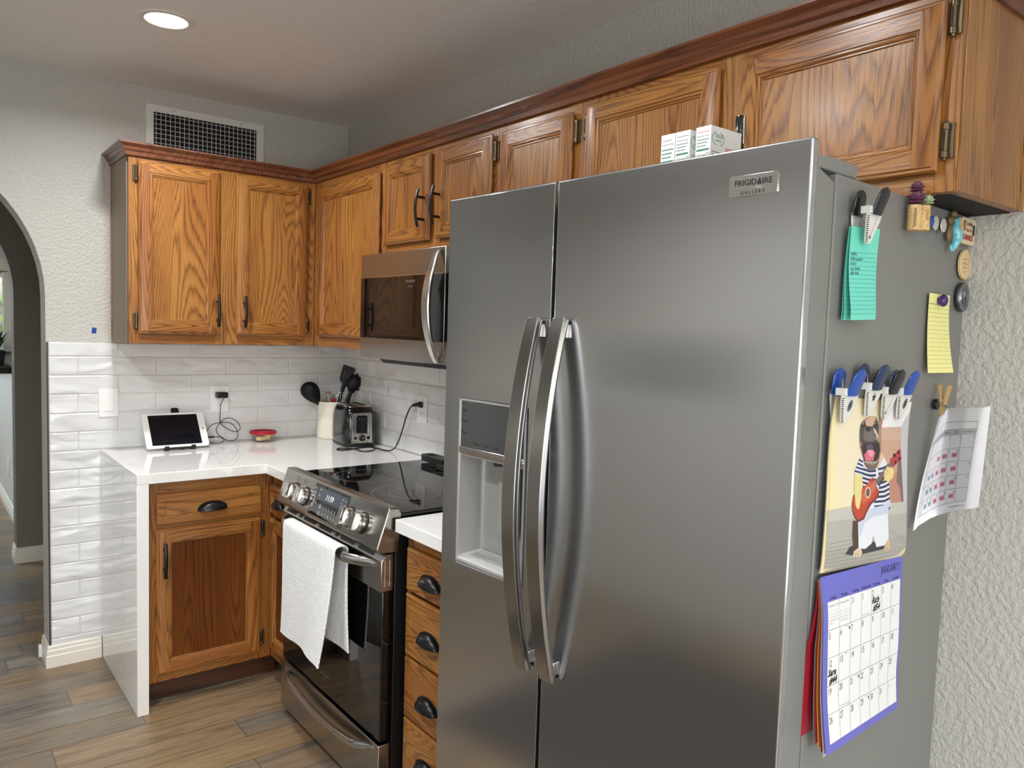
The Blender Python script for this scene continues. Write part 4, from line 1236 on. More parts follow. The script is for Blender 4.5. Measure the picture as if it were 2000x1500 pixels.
w.build('visor', POLB, dp, bevel=.0015)
w = MB()
for sx in (-.015, .020): w.lathe([(.006, 0), (.010, 0), (.012, .014), (0, .014)], 16, 0, Matrix.Translation(((HX0 + HX1)/2 + sx, .035, 1.152)))
w.build('spout', GASKET, dp)
w = MB(); w.prism(rrect(-.785, -.710, .985, 1.150, .008), 1, .058, .063); w.build('paddle', GRAYPL, dp, bevel=.0015)
w = MB(); w.prism([(-.004, HZ0 + .004), (.066, HZ0 + .004), (.066, HZ0 + .020), (.058, HZ0 + .026), (.010, HZ0 + .018), (-.004, HZ0 + .011)], 0, HX0 + .004, HX1 - .004)
for i in range(6): w.box(HX0 + .035, HX1 - .035, .016 + i*.007, .018 + i*.007, HZ0 + .019, HZ0 + .0235 + i*.0006, 1)
w.build('drip_tray', [plain('drip_tray_plastic', rgb(182, 182, 180), .3, .3), GRAYPL], dp, bevel=.0012)
# handles
def fhandle(parent, x, lb):
    w = MB(); pts = []; secs = []
    for i in range(49):
        u = i / 48; z = .735 + .765 * u; b = math.sin(PI * u) ** .85
        pts.append((x, -.0105 - .0535 * b, z))
        h = .0205 + .002 * b
        secs.append([(-h, .000), (-h + .004, .008), (h - .004, .008), (h, .0), (h - .003, -.010), (-h + .003, -.010)])
    w.sweep(pts, secs, (1, 0, 0))
    w.box(x - .013, x + .013, -.010, .001, .745, .775); w.box(x - .013, x + .013, -.010, .001, 1.460, 1.490)
    return lab(w.build('handle', HSTEEL, parent, bevel=.002, smooth=40), lb)
fhandle(ld, -.600, 'tall bowed steel handle'); fhandle(rd, -.522, 'tall bowed steel handle')
# badge
w = MB(); w.prism(rrect(-.143, -.055, 1.7065, 1.7405, .004), 1, -.0028, .001); w.box(-.1425, -.0555, -.0031, -.0026, 1.7178, 1.7186)
bd = w.build('badge', POLB, rd, bevel=.0008)
w = MB(); w.text('FRIGID\u0394IRE', .0136, -.099, 1.7235, -.0033, 0, 'CENTER', bold=.012); w.text('G A L L E R Y', .0078, -.099, 1.7092, -.0033, 0, 'CENTER')
w.build('lettering', INK, bd)

# ---- things on top of the refrigerator
BOXW = plain('white_carton', rgb(232, 234, 232), .5)
GRN = plain('green_print', rgb(52, 130, 104), .5); PNK = plain('pink_print', rgb(226, 110, 110), .5); PUR = plain('purple_print', rgb(120, 110, 160), .5)
def carton(label, loc, kind):
    t = thing('drink_mix_box', label, 'box', loc, 0, 'drink mix boxes on the refrigerator')
    L, D, H = .098, .036, .138
    w = MB(); w.box(0, L, 0, D, 0, H); cb = w.build('carton', BOXW, t, bevel=.0008)
    w = MB()
    # front (faces -y)
    w.text('TRUE', .011, .012, .116, -.0004, 0); w.text('LEMON', .006, .013, .109, -.0004, 0)
    for sg in (0, 1):
        w.tube([(.023 + .019*math.cos(q), -.0003, .115 + .013*math.sin(q)) for q in ([PI*.62 + i*PI*.8/10 for i in range(11)] if sg else [-PI*.4 + i*PI*.8/10 for i in range(11)])], .0006, 4, 0)
    w.text('watermelon' if kind == 3 else 'raspberry', .0165, .046, .094, -.0004, 1); w.text('Limeade' if kind == 3 else 'Lemonade', .017, .052, .077, -.0004, 2, shear=.2)
    for i, z in enumerate((.088, .083)): w.box(.005, .038 + .005*i, -.0004, -.0002, z, z + .0014, 2)
    for i, z in enumerate((.066, .055, .050)): w.box(.005, .085 - .006*i, -.0004, -.0002, z, z + (.004 if i == 0 else .0015), 1 if i == 0 else 2)
    # end panel (faces -x)
    ME = Matrix.Rotation(-PI/2, 4, 'Z') @ Matrix.Translation((-D, 0, 0))
    if kind == 1:
        w.text('Sweetened', .0055, .004, .124, -.0004, 3, M=ME); w.text('& going strong', .005, .003, .116, -.0004, 3, M=ME)
        for i in range(13): w.box(.003, .033 - (i % 3)*.003, -.0004, -.0002, .106 - i*.0078, .108 - i*.0078, 0, ME)
    else:
        w.text('Nutrition Facts', .0048, .003, .118, -.0004, 2, M=ME)
        w.box(.003, .033, -.0004, -.0002, .127, .128, 1 if kind == 3 else 3, ME)
        for i in range(3): w.box(.003, .032 - i*.003, -.0004, -.0002, .112 - i*.006, .1132 - i*.006, 0, ME)
        w.box(.003, .033, -.0004, -.0002, .091, .0945, 0, ME)
        w.text('Calories', .0068, .003, .081, -.0004, 0, M=ME); w.text('10', .009, .026, .081, -.0004, 0, M=ME)
        for i in range(6): w.box(.003, .033, -.0004, -.0002, .076 - i*.0085, .0768 - i*.0085, 0, ME)
    w.build('printing', [GRN, PNK, INKG, PUR], cb)
carton('white drink mix box lettered watermelon Limeade, rightmost on top of the refrigerator', (-.552, -2.685, ZK + .0008), 3)
carton('white drink mix box with green nutrition panel, middle one on top of the refrigerator', (-.552, -2.634, ZK + .0008), 2)
carton('white drink mix box with purple heading on its end, leftmost on top of the refrigerator', (-.552, -2.596, ZK + .0008), 1)
t = thing('marker_pen', 'black marker standing upright behind the watermelon drink box', 'marker', (-.442, -2.671, ZK + .0006))
w = MB(); w.lathe([(0, 0), (.0075, 0), (.0085, .004), (.0085, .10), (0, .10)], 20); w.build('barrel', BLKPL, t)
w = MB(); w.lathe([(.0088, .10), (.0094, .102), (.0094, .172), (.008, .178), (0, .179)], 20); w.build('cap', GLB, t)
w = MB(); w.box(-.003, .003, -.0125, -.0095, .120, .176); w.build('clip', POLB, t, bevel=.001)
# ------------------------------------------------------------------ on the refrigerator side
# side frame: local x = depth along the refrigerator side, -y = away from it, z up
RZS = -FA
def side_thing(name, label, cat, d, z, group=None):
    return thing(name, label, cat, (FRX + math.cos(RZS) * d - math.sin(RZS) * -.0006, FRY + math.sin(RZS) * d + math.cos(RZS) * -.0006, z), RZS, group)

# wall calendar
CD0, CW = .090, .305
LT = [(0, .016), (.048, .0104), (.107, .0098), (.192, .0109), (.270, .0096), (.2975, .0069)]
RT = [(0, .0158), (.044, .0131), (.113, .0148), (.211, .0203), (.280, .0230), (.2975, .0165)]
LB = [(0, .0082), (.060, .0173), (.146, .0218), (.215, .0262), (.2965, .0375)]
RB = [(0, .0165), (.014, .0193), (.064, .0207), (.164, .0244), (.225, .0240), (.2965, .0293)]
def sm(tab):
    """smooth version of a table"""
    P = catmull([Vector((a, b, 0)) for a, b in tab], 8); return [(p.x, p.y) for p in P]
LT, RT, LB, RB = sm(LT), sm(RT), sm(LB), sm(RB)
CZ0 = 1.384
def top_page(off=0.0):
    def f(x, v):
        u = x / CW; o = interp(LT, v) * (1 - u) + interp(RT, v) * u + off
        return (x, -o, (1.3835 - CZ0) + (1.3627 - 1.3835) * u - v)
    return f
def low_page(off=0.0, k=1.0, dx=0.0):
    def f(x, v):
        u = x / CW; o = (interp(LB, v) * (1 - u) + interp(RB, v) * u) * (1 - (1 - k) * min(1, v / .12)) + off
        return (x + dx * v, -o, (1.0796 - CZ0) + (1.0664 - 1.0796) * u - v)
    return f
t = side_thing('wall_calendar', 'large open wall calendar on the refrigerator side, dog photo above January grid', 'calendar', CD0, CZ0)
PIC = NT('photo_backdrop')
PIC.p.inputs['Base Color'].default_value = rgb(230, 216, 168); PIC.p.inputs['Roughness'].default_value = .3; PIC = PIC.m
SHEET = plain('calendar_sheet_edge', rgb(216, 214, 208), .5)
w = MB(); g = top_page()
w.grid(lambda a, b: g(a * CW, b * .2975), 16, 40, 0)
g2 = top_page(-.0022)
w.grid(lambda a, b: g2(a * CW + .001, b * .2975), 16, 40, 1)
pg = w.build('picture_page', [PIC, SHEET], t, smooth=80, recalc=False, merge=False)
# the printed photo: traced shapes in the photo's own millimetres, printed on the page surface
cs_ = [(1632, 774), (1780, 785), (1766, 1079), (1600, 1120)]
def art(p):
    X, Y = 1600 + p[0] * .21324, 790 + p[1] * .21333
    u = v = .5
    for _ in range(12):
        ax = cs_[0][0]*(1-u)*(1-v) + cs_[1][0]*u*(1-v) + cs_[2][0]*u*v + cs_[3][0]*(1-u)*v - X
        ay = cs_[0][1]*(1-u)*(1-v) + cs_[1][1]*u*(1-v) + cs_[2][1]*u*v + cs_[3][1]*(1-u)*v - Y
        xu = (cs_[1][0]-cs_[0][0])*(1-v) + (cs_[2][0]-cs_[3][0])*v; xv = (cs_[3][0]-cs_[0][0])*(1-u) + (cs_[2][0]-cs_[1][0])*u
        yu = (cs_[1][1]-cs_[0][1])*(1-v) + (cs_[2][1]-cs_[3][1])*v; yv = (cs_[3][1]-cs_[0][1])*(1-u) + (cs_[2][1]-cs_[1][1])*u
        D = xu*yv - xv*yu; u -= (ax*yv - ay*xv) / D; v -= (xu*ay - yu*ax) / D
    # mild perspective of the page (left side is nearer): keep proportions along the width
    return (min(max(u, .001), .999) * CW, min(max(v, .001), .999) * .2975)
pal = {}; pmats = []
def pm(c):
    if c not in pal: pal[c] = len(pmats); pmats.append(plain('print_%02x%02x%02x' % c, rgb(*c), .32))
    return pal[c]
w = MB(); layer = [0]
def shape(col, pts, same=False):
    if not same: layer[0] += 1
    uvpoly(w, [art(p) for p in pts], top_page(.0004 + layer[0] * .000035), pm(col))
def ell(cx, cy, rx, ry, rot=0, n=20):
    return [(cx + rx*math.cos(q)*math.cos(rot) - ry*math.sin(q)*math.sin(rot), cy + rx*math.cos(q)*math.sin(rot) + ry*math.sin(q)*math.cos(rot)) for q in [2*PI*i/n for i in range(n)]]
def line(col, pts, wd, same=False):
    if not same: layer[0] += 1
    g = top_page(.0004 + layer[0] * .000035)
    stroke(w, [art(p) for p in pts], wd, g, pm(col))
shape((236, 222, 176), [(95, 40), (190, -20), (190, 930), (80, 960)])
shape((233, 222, 192), [(170, -20), (580, -20), (580, 900), (150, 925)])
shape((236, 236, 236), [(560, -20), (845, -20), (832, 60), (800, 205), (560, 205)])
shape((205, 172, 150), [(548, 205), (800, 195), (800, 330), (548, 330)])
shape((204, 160, 138), [(548, 320), (800, 320), (800, 640), (548, 640)])
shape((190, 136, 116), [(548, 620), (800, 600), (800, 880), (548, 890)])
shape((196, 196, 202), [(752, 200), (832, 60), (820, 500), (800, 880), (757, 870)])
shape((126, 108, 104), [(715, 540), (752, 420), (766, 860), (742, 860), (730, 730), (698, 690)])
shape((192, 190, 183), [(62, 960), (280, 920), (620, 880), (802, 862), (797, 1000), (62, 1120)])
shape((176, 173, 166), [(60, 1060), (798, 960), (795, 1260), (700, 1345), (230, 1492), (30, 1502)])
shape((166, 163, 156), [(45, 1330), (790, 1150), (790, 1262), (700, 1345), (230, 1492), (34, 1500)])
layer[0] += 1
for k in range(9):
    y = 1180 + k * 36; line((140, 137, 130), seg((60 - k*3, y + 90), (620, y - 40), 10), .0012, True)
for k in range(12):
    line((146, 143, 136), seg((620 + k*14, 1120 + k*6), (640 + k*13, 1150 + k*7), 3), .001, True)
shape((48, 48, 56), [(200, 1360), (240, 1290), (320, 1250), (560, 1225), (562, 1292), (360, 1352), (340, 1372)])
shape((74, 54, 42), [(272, 1050), (322, 1045), (320, 1290), (272, 1322), (262, 1180)])
shape((216, 196, 168), [(268, 1380), (275, 1330), (312, 1298), (345, 1308), (352, 1350), (330, 1384)])
shape((208, 182, 142), [(548, 1310), (572, 1250), (596, 1178), (613, 1222), (616, 1290), (590, 1316)])
layer[0] += 1
for a, b in (((290, 1345), (292, 1380)), ((312, 1340), (312, 1382)), ((568, 1280), (566, 1310)), ((590, 1278), (592, 1312))): line((90, 72, 60), seg(a, b, 3), .0012, True)
shape((228, 231, 240), [(318, 1030), (420, 955), (600, 925), (602, 1190), (560, 1262), (482, 1282), (462, 1210), (452, 1170), (438, 1250), (380, 1302), (318, 1302)])
shape((202, 208, 226), [(420, 960), (600, 925), (602, 975), (480, 1000), (380, 1060), (330, 1200), (320, 1040)])
shape((226, 229, 238), [(372, 460), (400, 560), (450, 590), (520, 560), (570, 455), (606, 520), (622, 700), (622, 840), (630, 880), (605, 940), (500, 978), (415, 945), (415, 745), (375, 720), (372, 640), (300, 615), (330, 530)])
layer[0] += 1
for k in range(5):
    y = 568 + k * 40; shape((44, 52, 92), [(374, y), (440, y + 18), (500, y + 14), (498, y + 36), (440, y + 42), (374, y + 22)], True)
for k in range(10):
    y = 545 + k * 42; x0 = 470 if k > 4 else 520
    shape((44, 52, 92), [(x0, y + 24), (570, y + 12), (622, y - 14), (622, y + 8), (570, y + 34), (x0, y + 46)], True)
for k in range(4):
    y = 486 + k * 34; shape((52, 60, 100), [(352 - k*14, y), (385, y + 22), (382, y + 40), (344 - k*14, y + 18)], True)
shape((196, 208, 232), [(440, 930), (560, 900), (628, 850), (620, 900), (600, 945), (500, 978), (430, 965)])
shape((216, 192, 162), [(540, 410), (582, 460), (520, 570), (470, 590), (520, 500)])
shape((226, 213, 142), [(302, 620), (368, 632), (368, 740), (346, 850), (330, 930), (312, 946), (294, 900), (294, 790)])
shape((120, 36, 20), [(284, 820), (268, 900), (268, 960), (286, 1022), (320, 1060), (372, 1034), (402, 962), (440, 900), (512, 830), (524, 780), (505, 745), (400, 800)])
shape((184, 62, 32), [(290, 810), (276, 850), (270, 930), (288, 1005), (318, 1040), (362, 1012), (392, 945), (424, 890), (496, 822), (514, 772), (500, 735), (470, 650), (440, 668), (412, 718), (372, 745), (342, 800)])
shape((204, 84, 44), [(372, 760), (430, 690), (480, 700), (490, 760), (430, 850), (370, 900), (340, 880)])
shape((226, 213, 142), [(302, 700), (366, 700), (350, 850), (332, 930), (316, 946), (298, 905), (296, 790)])
shape((228, 214, 186), ell(414, 790, 25, 52, .1)); shape((44, 22, 16), ell(414, 790, 18, 40, .1))
shape((52, 36, 36), [(486, 690), (600, 550), (642, 515), (652, 560), (522, 735)])
shape((232, 214, 136), [(572, 610), (604, 552), (650, 560), (674, 590), (660, 652), (612, 692), (574, 672)])
shape((186, 58, 70), [(640, 492), (742, 394), (754, 480), (660, 562)])
layer[0] += 1
for p in ((682, 452), (722, 424), (690, 515), (730, 482)): shape((40, 20, 24), ell(p[0], p[1], 11, 17), True)
layer[0] += 1
for k in range(4): line((214, 190, 170), seg((348 + k*7, 830 + k*14), (640 + k*4, 512 + k*10), 10), .0007, True)
for k in range(6): line((170, 150, 140), seg((502 + k*22, 660 - k*24), (530 + k*22, 705 - k*24), 2), .0007, True)
shape((176, 124, 98), [(528, 150), (553, 85), (572, 38), (567, 120), (552, 245)])
shape((158, 132, 112), [(368, 175), (390, 140), (440, 104), (500, 108), (540, 160), (553, 260), (556, 350), (546, 440), (522, 530), (482, 586), (440, 592), (400, 556), (385, 480), (362, 380), (357, 300), (361, 220)])
shape((206, 166, 142), [(396, 150), (440, 104), (494, 112), (474, 192), (410, 196)])
shape((72, 64, 66), [(368, 178), (402, 140), (415, 190), (470, 196), (502, 128), (532, 190), (524, 262), (486, 300), (524, 330), (480, 352), (400, 342), (386, 372), (361, 330), (361, 235)])
shape((112, 102, 102), [(400, 210), (470, 215), (500, 300), (470, 335), (405, 325), (385, 280)])
shape((222, 196, 178), [(478, 205), (500, 225), (528, 290), (520, 300), (490, 250)])
shape((40, 28, 30), ell(433, 220, 26, 22)); shape((24, 18, 18), ell(392, 182, 15, 21)); shape((24, 18, 18), ell(498, 180, 15, 21))
layer[0] += 1
shape((210, 206, 206), ell(388, 172, 4, 6), True); shape((210, 206, 206), ell(493, 170, 4, 6), True)
shape((44, 26, 32), [(365, 375), (402, 342), (470, 340), (532, 336), (542, 400), (522, 480), (482, 522), (420, 522), (392, 500), (378, 430)])
shape((84, 74, 96), ell(444, 385, 30, 34)); shape((214, 106, 128), [(390, 455), (425, 404), (472, 404), (492, 430), (470, 502), (402, 506)])
shape((232, 152, 166), [(425, 410), (470, 408), (480, 440), (455, 470), (430, 450)])
layer[0] += 1
for k in range(6): shape((236, 232, 222), ell(406 + k*17, 514 + (k % 2)*4, 5, 8), True)
shape((112, 96, 90), [(390, 520), (470, 545), (525, 505), (500, 565), (470, 588), (425, 580)])
lab(w.build('photo_print', pmats, pg, smooth=0, merge=False, recalc=False), 'printed photo of a laughing dog dressed in a striped shirt playing a ukulele')
VIO = plain('calendar_violet', rgb(104, 104, 196), .32)
w = MB(); g = low_page()
w.grid(lambda a, b: g(a * CW, b * .2965), 16, 40, 0)
mp_ = w.build('month_page', VIO, t, smooth=80, recalc=False, merge=False)
GX0, GX1, GY0, GY1 = .016, .297, .043, .282
CWH = plain('calendar_white', rgb(236, 238, 238), .4)
w = MB(); g = low_page(.0004); uvpoly(w, [(GX0, GY0), (GX1, GY0), (GX1, GY1), (GX0, GY1)], g, 0); w.build('grid_panel', CWH, mp_, smooth=80, merge=False, recalc=False)
w = MB(); g = low_page(.0007)
cw, ch = (GX1 - GX0) / 7, (GY1 - GY0) / 5
for i in range(1, 7): stroke(w, seg((GX0 + i*cw, GY0), (GX0 + i*cw, GY1), 30), .0009, g, 1)
for j in range(1, 5): stroke(w, seg((GX0, GY0 + j*ch), (GX1, GY0 + j*ch), 30), .0009, g, 1)
def ptext(mb, s, size, x, v, page, mat=0, align='LEFT', shear=0, bold=0.0, sx=1.0):
    mb.text(s, size, x, -v, 0, mat, align, shear=shear, sx=sx, warp=lambda a, b: page(a, -b), bold=bold)
days = [None, None, 31, 1, 2, 3, 4] + list(range(5, 32)) + [1]
for k, dnum in enumerate(days):
    if dnum is None: continue
    i, j = k % 7, k // 7
    ptext(w, str(dnum), .0165, GX0 + i*cw + .003, GY0 + j*ch + .0155, g, 1 if (k == 2 or k == 34) else 0, sx=.72)
for i, s in enumerate(('Sunday', 'Monday', 'Tuesday', 'Wednesday', 'Thursday', 'Friday', 'Saturday')):
    ptext(w, s, .0075, GX0 + (i + .5)*cw, GY0 - .003, low_page(.0004), 2, 'CENTER')
ptext(w, 'JANUARY |', .021, GX1 - .002, .0235, low_page(.0004), 2, 'RIGHT', sx=.8)
for i, s in enumerate(('December 2024', 'February 2025')):
    ptext(w, s, .0052, GX0 + i*cw + .003, GY0 + .009, g, 1)
    for r_ in range(5):
        for q in range(7):
            if (r_ == 0 and q < (0 if i == 0 else 6)) or (r_ == 4 and q > (2 if i == 0 else 5)): continue
            n_ = r_*7 + q + 1 - (0 if i == 0 else 6)
            ptext(w, str(n_), .0036, GX0 + i*cw + .004 + q*.0048, GY0 + .017 + r_*.0055, g, 1)
for s, i, j, dv in (("New Year's Day", 3, 0, .0445), ('Epiphany', 1, 1, .004), ('full moon', 1, 2, .004), ('last quarter', 2, 3, .004), ('new moon', 3, 4, .004), ('Martin Luther King Day', 1, 3, .0445)):
    ptext(w, s, .0036, GX0 + (i + (.1 if dv > .03 else .5))*cw, GY0 + j*ch + dv, g, 1)
for i, j in ((1, 1), (2, 3), (3, 4)):
    uvpoly(w, [(GX0 + (i+.9)*cw + .0022*math.cos(q), GY0 + j*ch + .008 + .0028*math.sin(q)) for q in [2*PI*n/12 for n in range(12)]], g, 0)
w.build('printing', [plain('calendar_print_dark', rgb(62, 62, 66), .5), plain('calendar_print_gray', rgb(150, 152, 156), .5), plain('calendar_print_navy', rgb(40, 40, 78), .5)], mp_, smooth=0, merge=False, recalc=False)
w = MB(); g = low_page(.0010)
ptext(w, 'Rich', .0165, GX0 + 4*cw + .001, GY0 + .029, g, 0, shear=.3, bold=.03); ptext(w, '#54', .0165, GX0 + 4*cw + .006, GY0 + .043, g, 0, shear=.3, bold=.03)
ptext(w, 'Sara', .0165, GX0 + .001, GY0 + 2*ch + .031, g, 0, shear=.3, bold=.03); ptext(w, '#44', .0165, GX0 + .006, GY0 + 2*ch + .045, g, 0, shear=.3, bold=.03)
w.build('handwriting', INK, mp_, smooth=0, merge=False, recalc=False)
for k, (kk, dx, c, nm) in enumerate(((.90, .0, (196, 198, 204), 'gray-white following page'), (.80, .004, (198, 66, 44), 'orange-red following page'), (.71, .0, (214, 160, 70), 'amber following page'), (.62, -.004, (176, 44, 44), 'red following page'), (.52, .002, (150, 190, 184), 'pale teal following page'), (.10, -.075, (158, 30, 46), 'deep red loose back page'))):
    w = MB(); g = low_page(-.0016 - .0007*k, kk, dx); H2 = .2965 - .006*k if k < 5 else .270
    w.grid(lambda a, b: g(a * CW * .99, b * H2 + .004), 10, 24, 0)
    lab(w.build('back_page', plain('back_page_%d' % k, rgb(*c), .4), t, smooth=80, recalc=False, merge=False), nm)

# spring clips
CLW = plain('clip_white_plastic', rgb(222, 221, 216), .35)
def clip(label, d, ztip, handle_f, handle_b, o0=.012, mark=None, h=.086, w0=.060):
    t = side_thing('clip', label, 'clip', d, ztip, 'big spring clips on the refrigerator side')
    k = h / .086
    def plate(mb, y0, y1, th, m, s=1.0):
        """tapered jaw: rounded tip below, from (z=0, y0) to (z=.052, y1)"""
        out = []
        for z, hw in ((0, .002), (.001, .0042), (.003, .0064), (.007, .0085), (.014, .0105), (.026, .0140), (.040, .0180), (.054, .0195)):
            out.append((z * k, hw * s * w0 / .040))
        V = []; n = len(out)
        for z, hw in out:
            y = y0 + (y1 - y0) * z / (.054 * k); V += [(-hw, y, z), (hw, y, z), (-hw, y + th, z), (hw, y + th, z)]
        F = []
        for i in range(n - 1):
            a, b = 4*i, 4*i + 4
            F += [(a, a+1, b+1, b), (a+2, b+2, b+3, a+3), (a, b, b+2, a+2), (a+1, a+3, b+3, b+1)]
        F += [(0, 2, 3, 1), (4*n-4, 4*n-3, 4*n-1, 4*n-2)]
        mb.add(V, F, m)
    w = MB(); plate(w, -.004, -.005, .0035, 0, .55); w.build('back_jaw', CLW, t, bevel=.001)
    w = MB(); plate(w, -o0 - .010, -o0 - .020, .004, 0)
    for i in range(13): 
        z = (.003 + i * .0033) * k; hw = interp([(0, .004), (.003, .0064), (.007, .0085), (.014, .0105), (.026, .0140), (.040, .0180)], z / k)
        w.box(-hw * w0/.040 - .0006, -hw * w0/.040 + .0014, -o0 - .0125 - .010*z/.054/k, -o0 - .0085 - .010*z/.054/k, z, z + .0016, 1)
    fj = w.build('front_jaw', [CLW, BLKPL], t, bevel=.0008)
    w = MB(); w.box(-.0195 * w0/.04, -.008 * w0/.04, -o0 - .022, -o0 - .006, .048*k, .060*k, 0)
    w.tube([(-.016 * w0/.04, -o0 - .016, .058*k), (-.016 * w0/.04, -o0 - .014, .074*k)], .0007, 6, 1)
    w.build('hinge_bracket', [CLW, POLB], t, bevel=.001)
    def handle(y0, y1, m, nm, lb):
        mb = MB(); P = []; R = []
        for i in range(11):
            u = i / 10; z = (.048 + (.038 + .006*k) * u) * k; P.append((0, y0 + (y1 - y0) * u, z))
            R.append(.0115 * (1 - (max(0, u - .55) / .45) ** 2.6 * .999) ** .5 if u > .55 else .0115)
        mb.tube(P, R, 16, 0, flat=(1.2 * w0/.04, .42, (1, 0, 0)))
        return lab(mb.build('handle', m, t, smooth=60), lb)
    handle(-.006, -.012, handle_b[0], 'back_handle', handle_b[1]); handle(-o0 - .020, -o0 - .036, handle_f[0], 'front_handle', handle_f[1])
    if mark:
        w = MB(); zz = .026 * k
        yo = lambda z: -o0 - .010 - .010 * z / (.054 * k) - .0006
        wp = lambda a, b: (a, yo(b), b)
        if mark == 'star':
            pts = []
            for i in range(10):
                q = PI/2 + i*PI/5; r_ = .0088 if i % 2 == 0 else .0036
                pts.append((.002 + r_*math.cos(q), .034*k + r_*math.sin(q)))
            uvpoly(w, pts, wp, 0)
        elif mark == 'oval':
            w.tube([Vector(wp(.004 + .0052*math.cos(q) + .002*math.sin(q), .030*k + .0088*math.sin(q))) for q in [2*PI*i/24 for i in range(24)]], .0007, 5, 0, closed=True)
            uvpoly(w, [(.004 + .0026*math.cos(q) + .0014*math.sin(q), .030*k + .0062*math.sin(q)) for q in [2*PI*i/16 for i in range(16)]], wp, 0)
        elif mark == 'dash':
            stroke(w, seg((-.004, .014*k), (.008, .036*k), 4), .0006, wp, 0); uvpoly(w, [(-.004 + .002*math.cos(q), .013*k + .0026*math.sin(q)) for q in [2*PI*i/12 for i in range(12)]], wp, 0)
        else:
            stroke(w, seg((.000, .012*k), (.008, .045*k), 4), .0006, wp, 0); uvpoly(w, [(-.001 + .0022*math.cos(q), .011*k + .0028*math.sin(q)) for q in [2*PI*i/12 for i in range(12)]], wp, 0)
        w.build('emblem', plain('emblem_ink', rgb(44, 48, 62), .5), fj, merge=False, recalc=False, smooth=0)
    return t
BLU = plain('clip_blue', rgb(34, 74, 160), .28); NVY = plain('clip_navy', rgb(30, 48, 84), .28); BLKC = plain('clip_black', rgb(20, 21, 23), .3)
clip('white spring clip with bright blue handles, leftmost of the four holding the calendar', .112, 1.338, (BLU, 'bright blue handle'), (BLU, 'bright blue handle'), mark='oval')
clip('white spring clip with navy handles and a dark star, second from left on the calendar', .200, 1.345, (NVY, 'navy handle'), (NVY, 'navy handle'), mark='star')
clip('white spring clip with black front handle, third from left on the calendar', .266, 1.336, (BLKC, 'black handle'), (BLKC, 'black handle'), mark='dash')
clip('white spring clip with blue front handle, rightmost of the four holding the calendar', .330, 1.333, (BLU, 'bright blue handle'), (NVY, 'navy handle'), mark='oval')
clip('white spring clip with black handles clamping the teal note pad', .146, 1.634, (BLKC, 'black handle'), (BLKC, 'black handle'), o0=.017, mark='bar', h=.084, w0=.052)

# teal notes
TEAL = plain('teal_paper', rgb(112, 214, 194), .6)
TINK = plain('teal_rule_ink', rgb(70, 140, 132), .6)
t = side_thing('note_pad', 'bunch of long lined teal note sheets hanging under a black and white clip', 'notes', .115, 1.661)
def teal(oTL, oTR, oBL, oBR, belly):
    def f(x, v):
        u = x / .089; q = v / .153
        o = (oTL*(1-u) + oTR*u)*(1-q) + (oBL*(1-u) + oBR*u)*q - belly*math.sin(PI*min(1, q*1.15))*(1-.3*u)
        return (x, -o, -v + .004*u)
    return f
for k, (a, nm) in enumerate((((.0085, .0085, .0045, .006, .002), 'back teal sheet'), ((.0095, .0105, .0085, .011, .003), 'middle teal sheet'), ((.0125, .0195, .0205, .0215, .004), 'front teal sheet with handwriting'))):
    w = MB(); g = teal(*a); w.grid(lambda u, v: g(u*.089, v*.153), 8, 24, 0)
    sh = w.build('sheet', TEAL, t, smooth=80, merge=False, recalc=False); lab(sh, nm)
    w = MB(); g = (lambda gg: lambda x, v: (lambda p: (p[0], p[1] - .0004, p[2]))(gg(x, v)))(teal(*a))
    for i in range(15): stroke(w, seg((.001, .042 + i*.0072), (.088, .042 + i*.0072), 8), .0005, g, 0)
    if k == 2:
        for i, s in enumerate(('waffles', 'milky pepper', 'butter', 'veg. bowls', 'light bulb')):
            ptext(w, s, .0085, .004, .0475 + i*.0078 - .0005, g, 1, shear=.25, sx=.85)
    w.build('ruling', [TINK, plain('pencil_gray', rgb(52, 84, 84), .6)], sh, merge=False, recalc=False, smooth=0)

# yellow note
YEL = plain('yellow_paper', rgb(242, 238, 160), .6)
t = side_thing('paper_note', 'narrow lined yellow paper note with handwriting held by a purple magnet', 'note', .480, 1.573)
def yel(off=0):
    def f(x, v):
        u = x / .106; q = v / .157
        o = .0022 + (.007 * (1-u) + .017*u) * q**1.8 - .0012*math.sin(PI*q) + off
        return (x, -o, -v)
    return f
w = MB(); g = yel(); w.grid(lambda u, v: g(u*.106, v*.157), 8, 24, 0); sh = w.build('sheet', YEL, t, smooth=80, merge=False, recalc=False)
w = MB(); g = yel(.0004)
for i in range(16): stroke(w, seg((.001, .021 + i*.0084), (.105, .021 + i*.0084), 8), .0006, g, 0)
scribble(w, .004, .0175, .036, -.010, .0007, g, 1, 3); stroke(w, seg((.002, .0205), (.042, .0205), 4), .001, g, 1)
for i, (a, b) in enumerate(((.004, .062), (.004, .078))):
    scribble(w, a, .0355 + i*.0084, b, -.0062, .0006, g, 1, 10 + i)
for i in range(8):
    v = .0608 + i*.0084
    scribble(w, .003, v, .024, -.0060, .0006, g, 1, 20 + i)
    for q in range(3): scribble(w, .040 + q*.021, v, .014, -.0060, .0006, g, 1, 40 + i*3 + q); 
    for q in range(2): stroke(w, seg((.056 + q*.021, v - .003), (.059 + q*.021, v - .003), 1), .0006, g, 1)
w.build('writing', [plain('note_rule', rgb(176, 172, 110), .6), plain('note_pencil', rgb(104, 102, 70), .6)], sh, merge=False, recalc=False, smooth=0)
t = side_thing('magnet', 'dark purple egg-shaped magnet pinning the yellow note', 'magnet', .5255, 1.560)
w = MB(); w.ball((0, -.012, 0), (.0105, .0085, .0125), 20, 12, 0); w.tube([(0, -.0035, 0), (0, -.010, 0)], .007, 14, 0); w.build('body', plain('purple_enamel', rgb(62, 36, 112), .25), t)

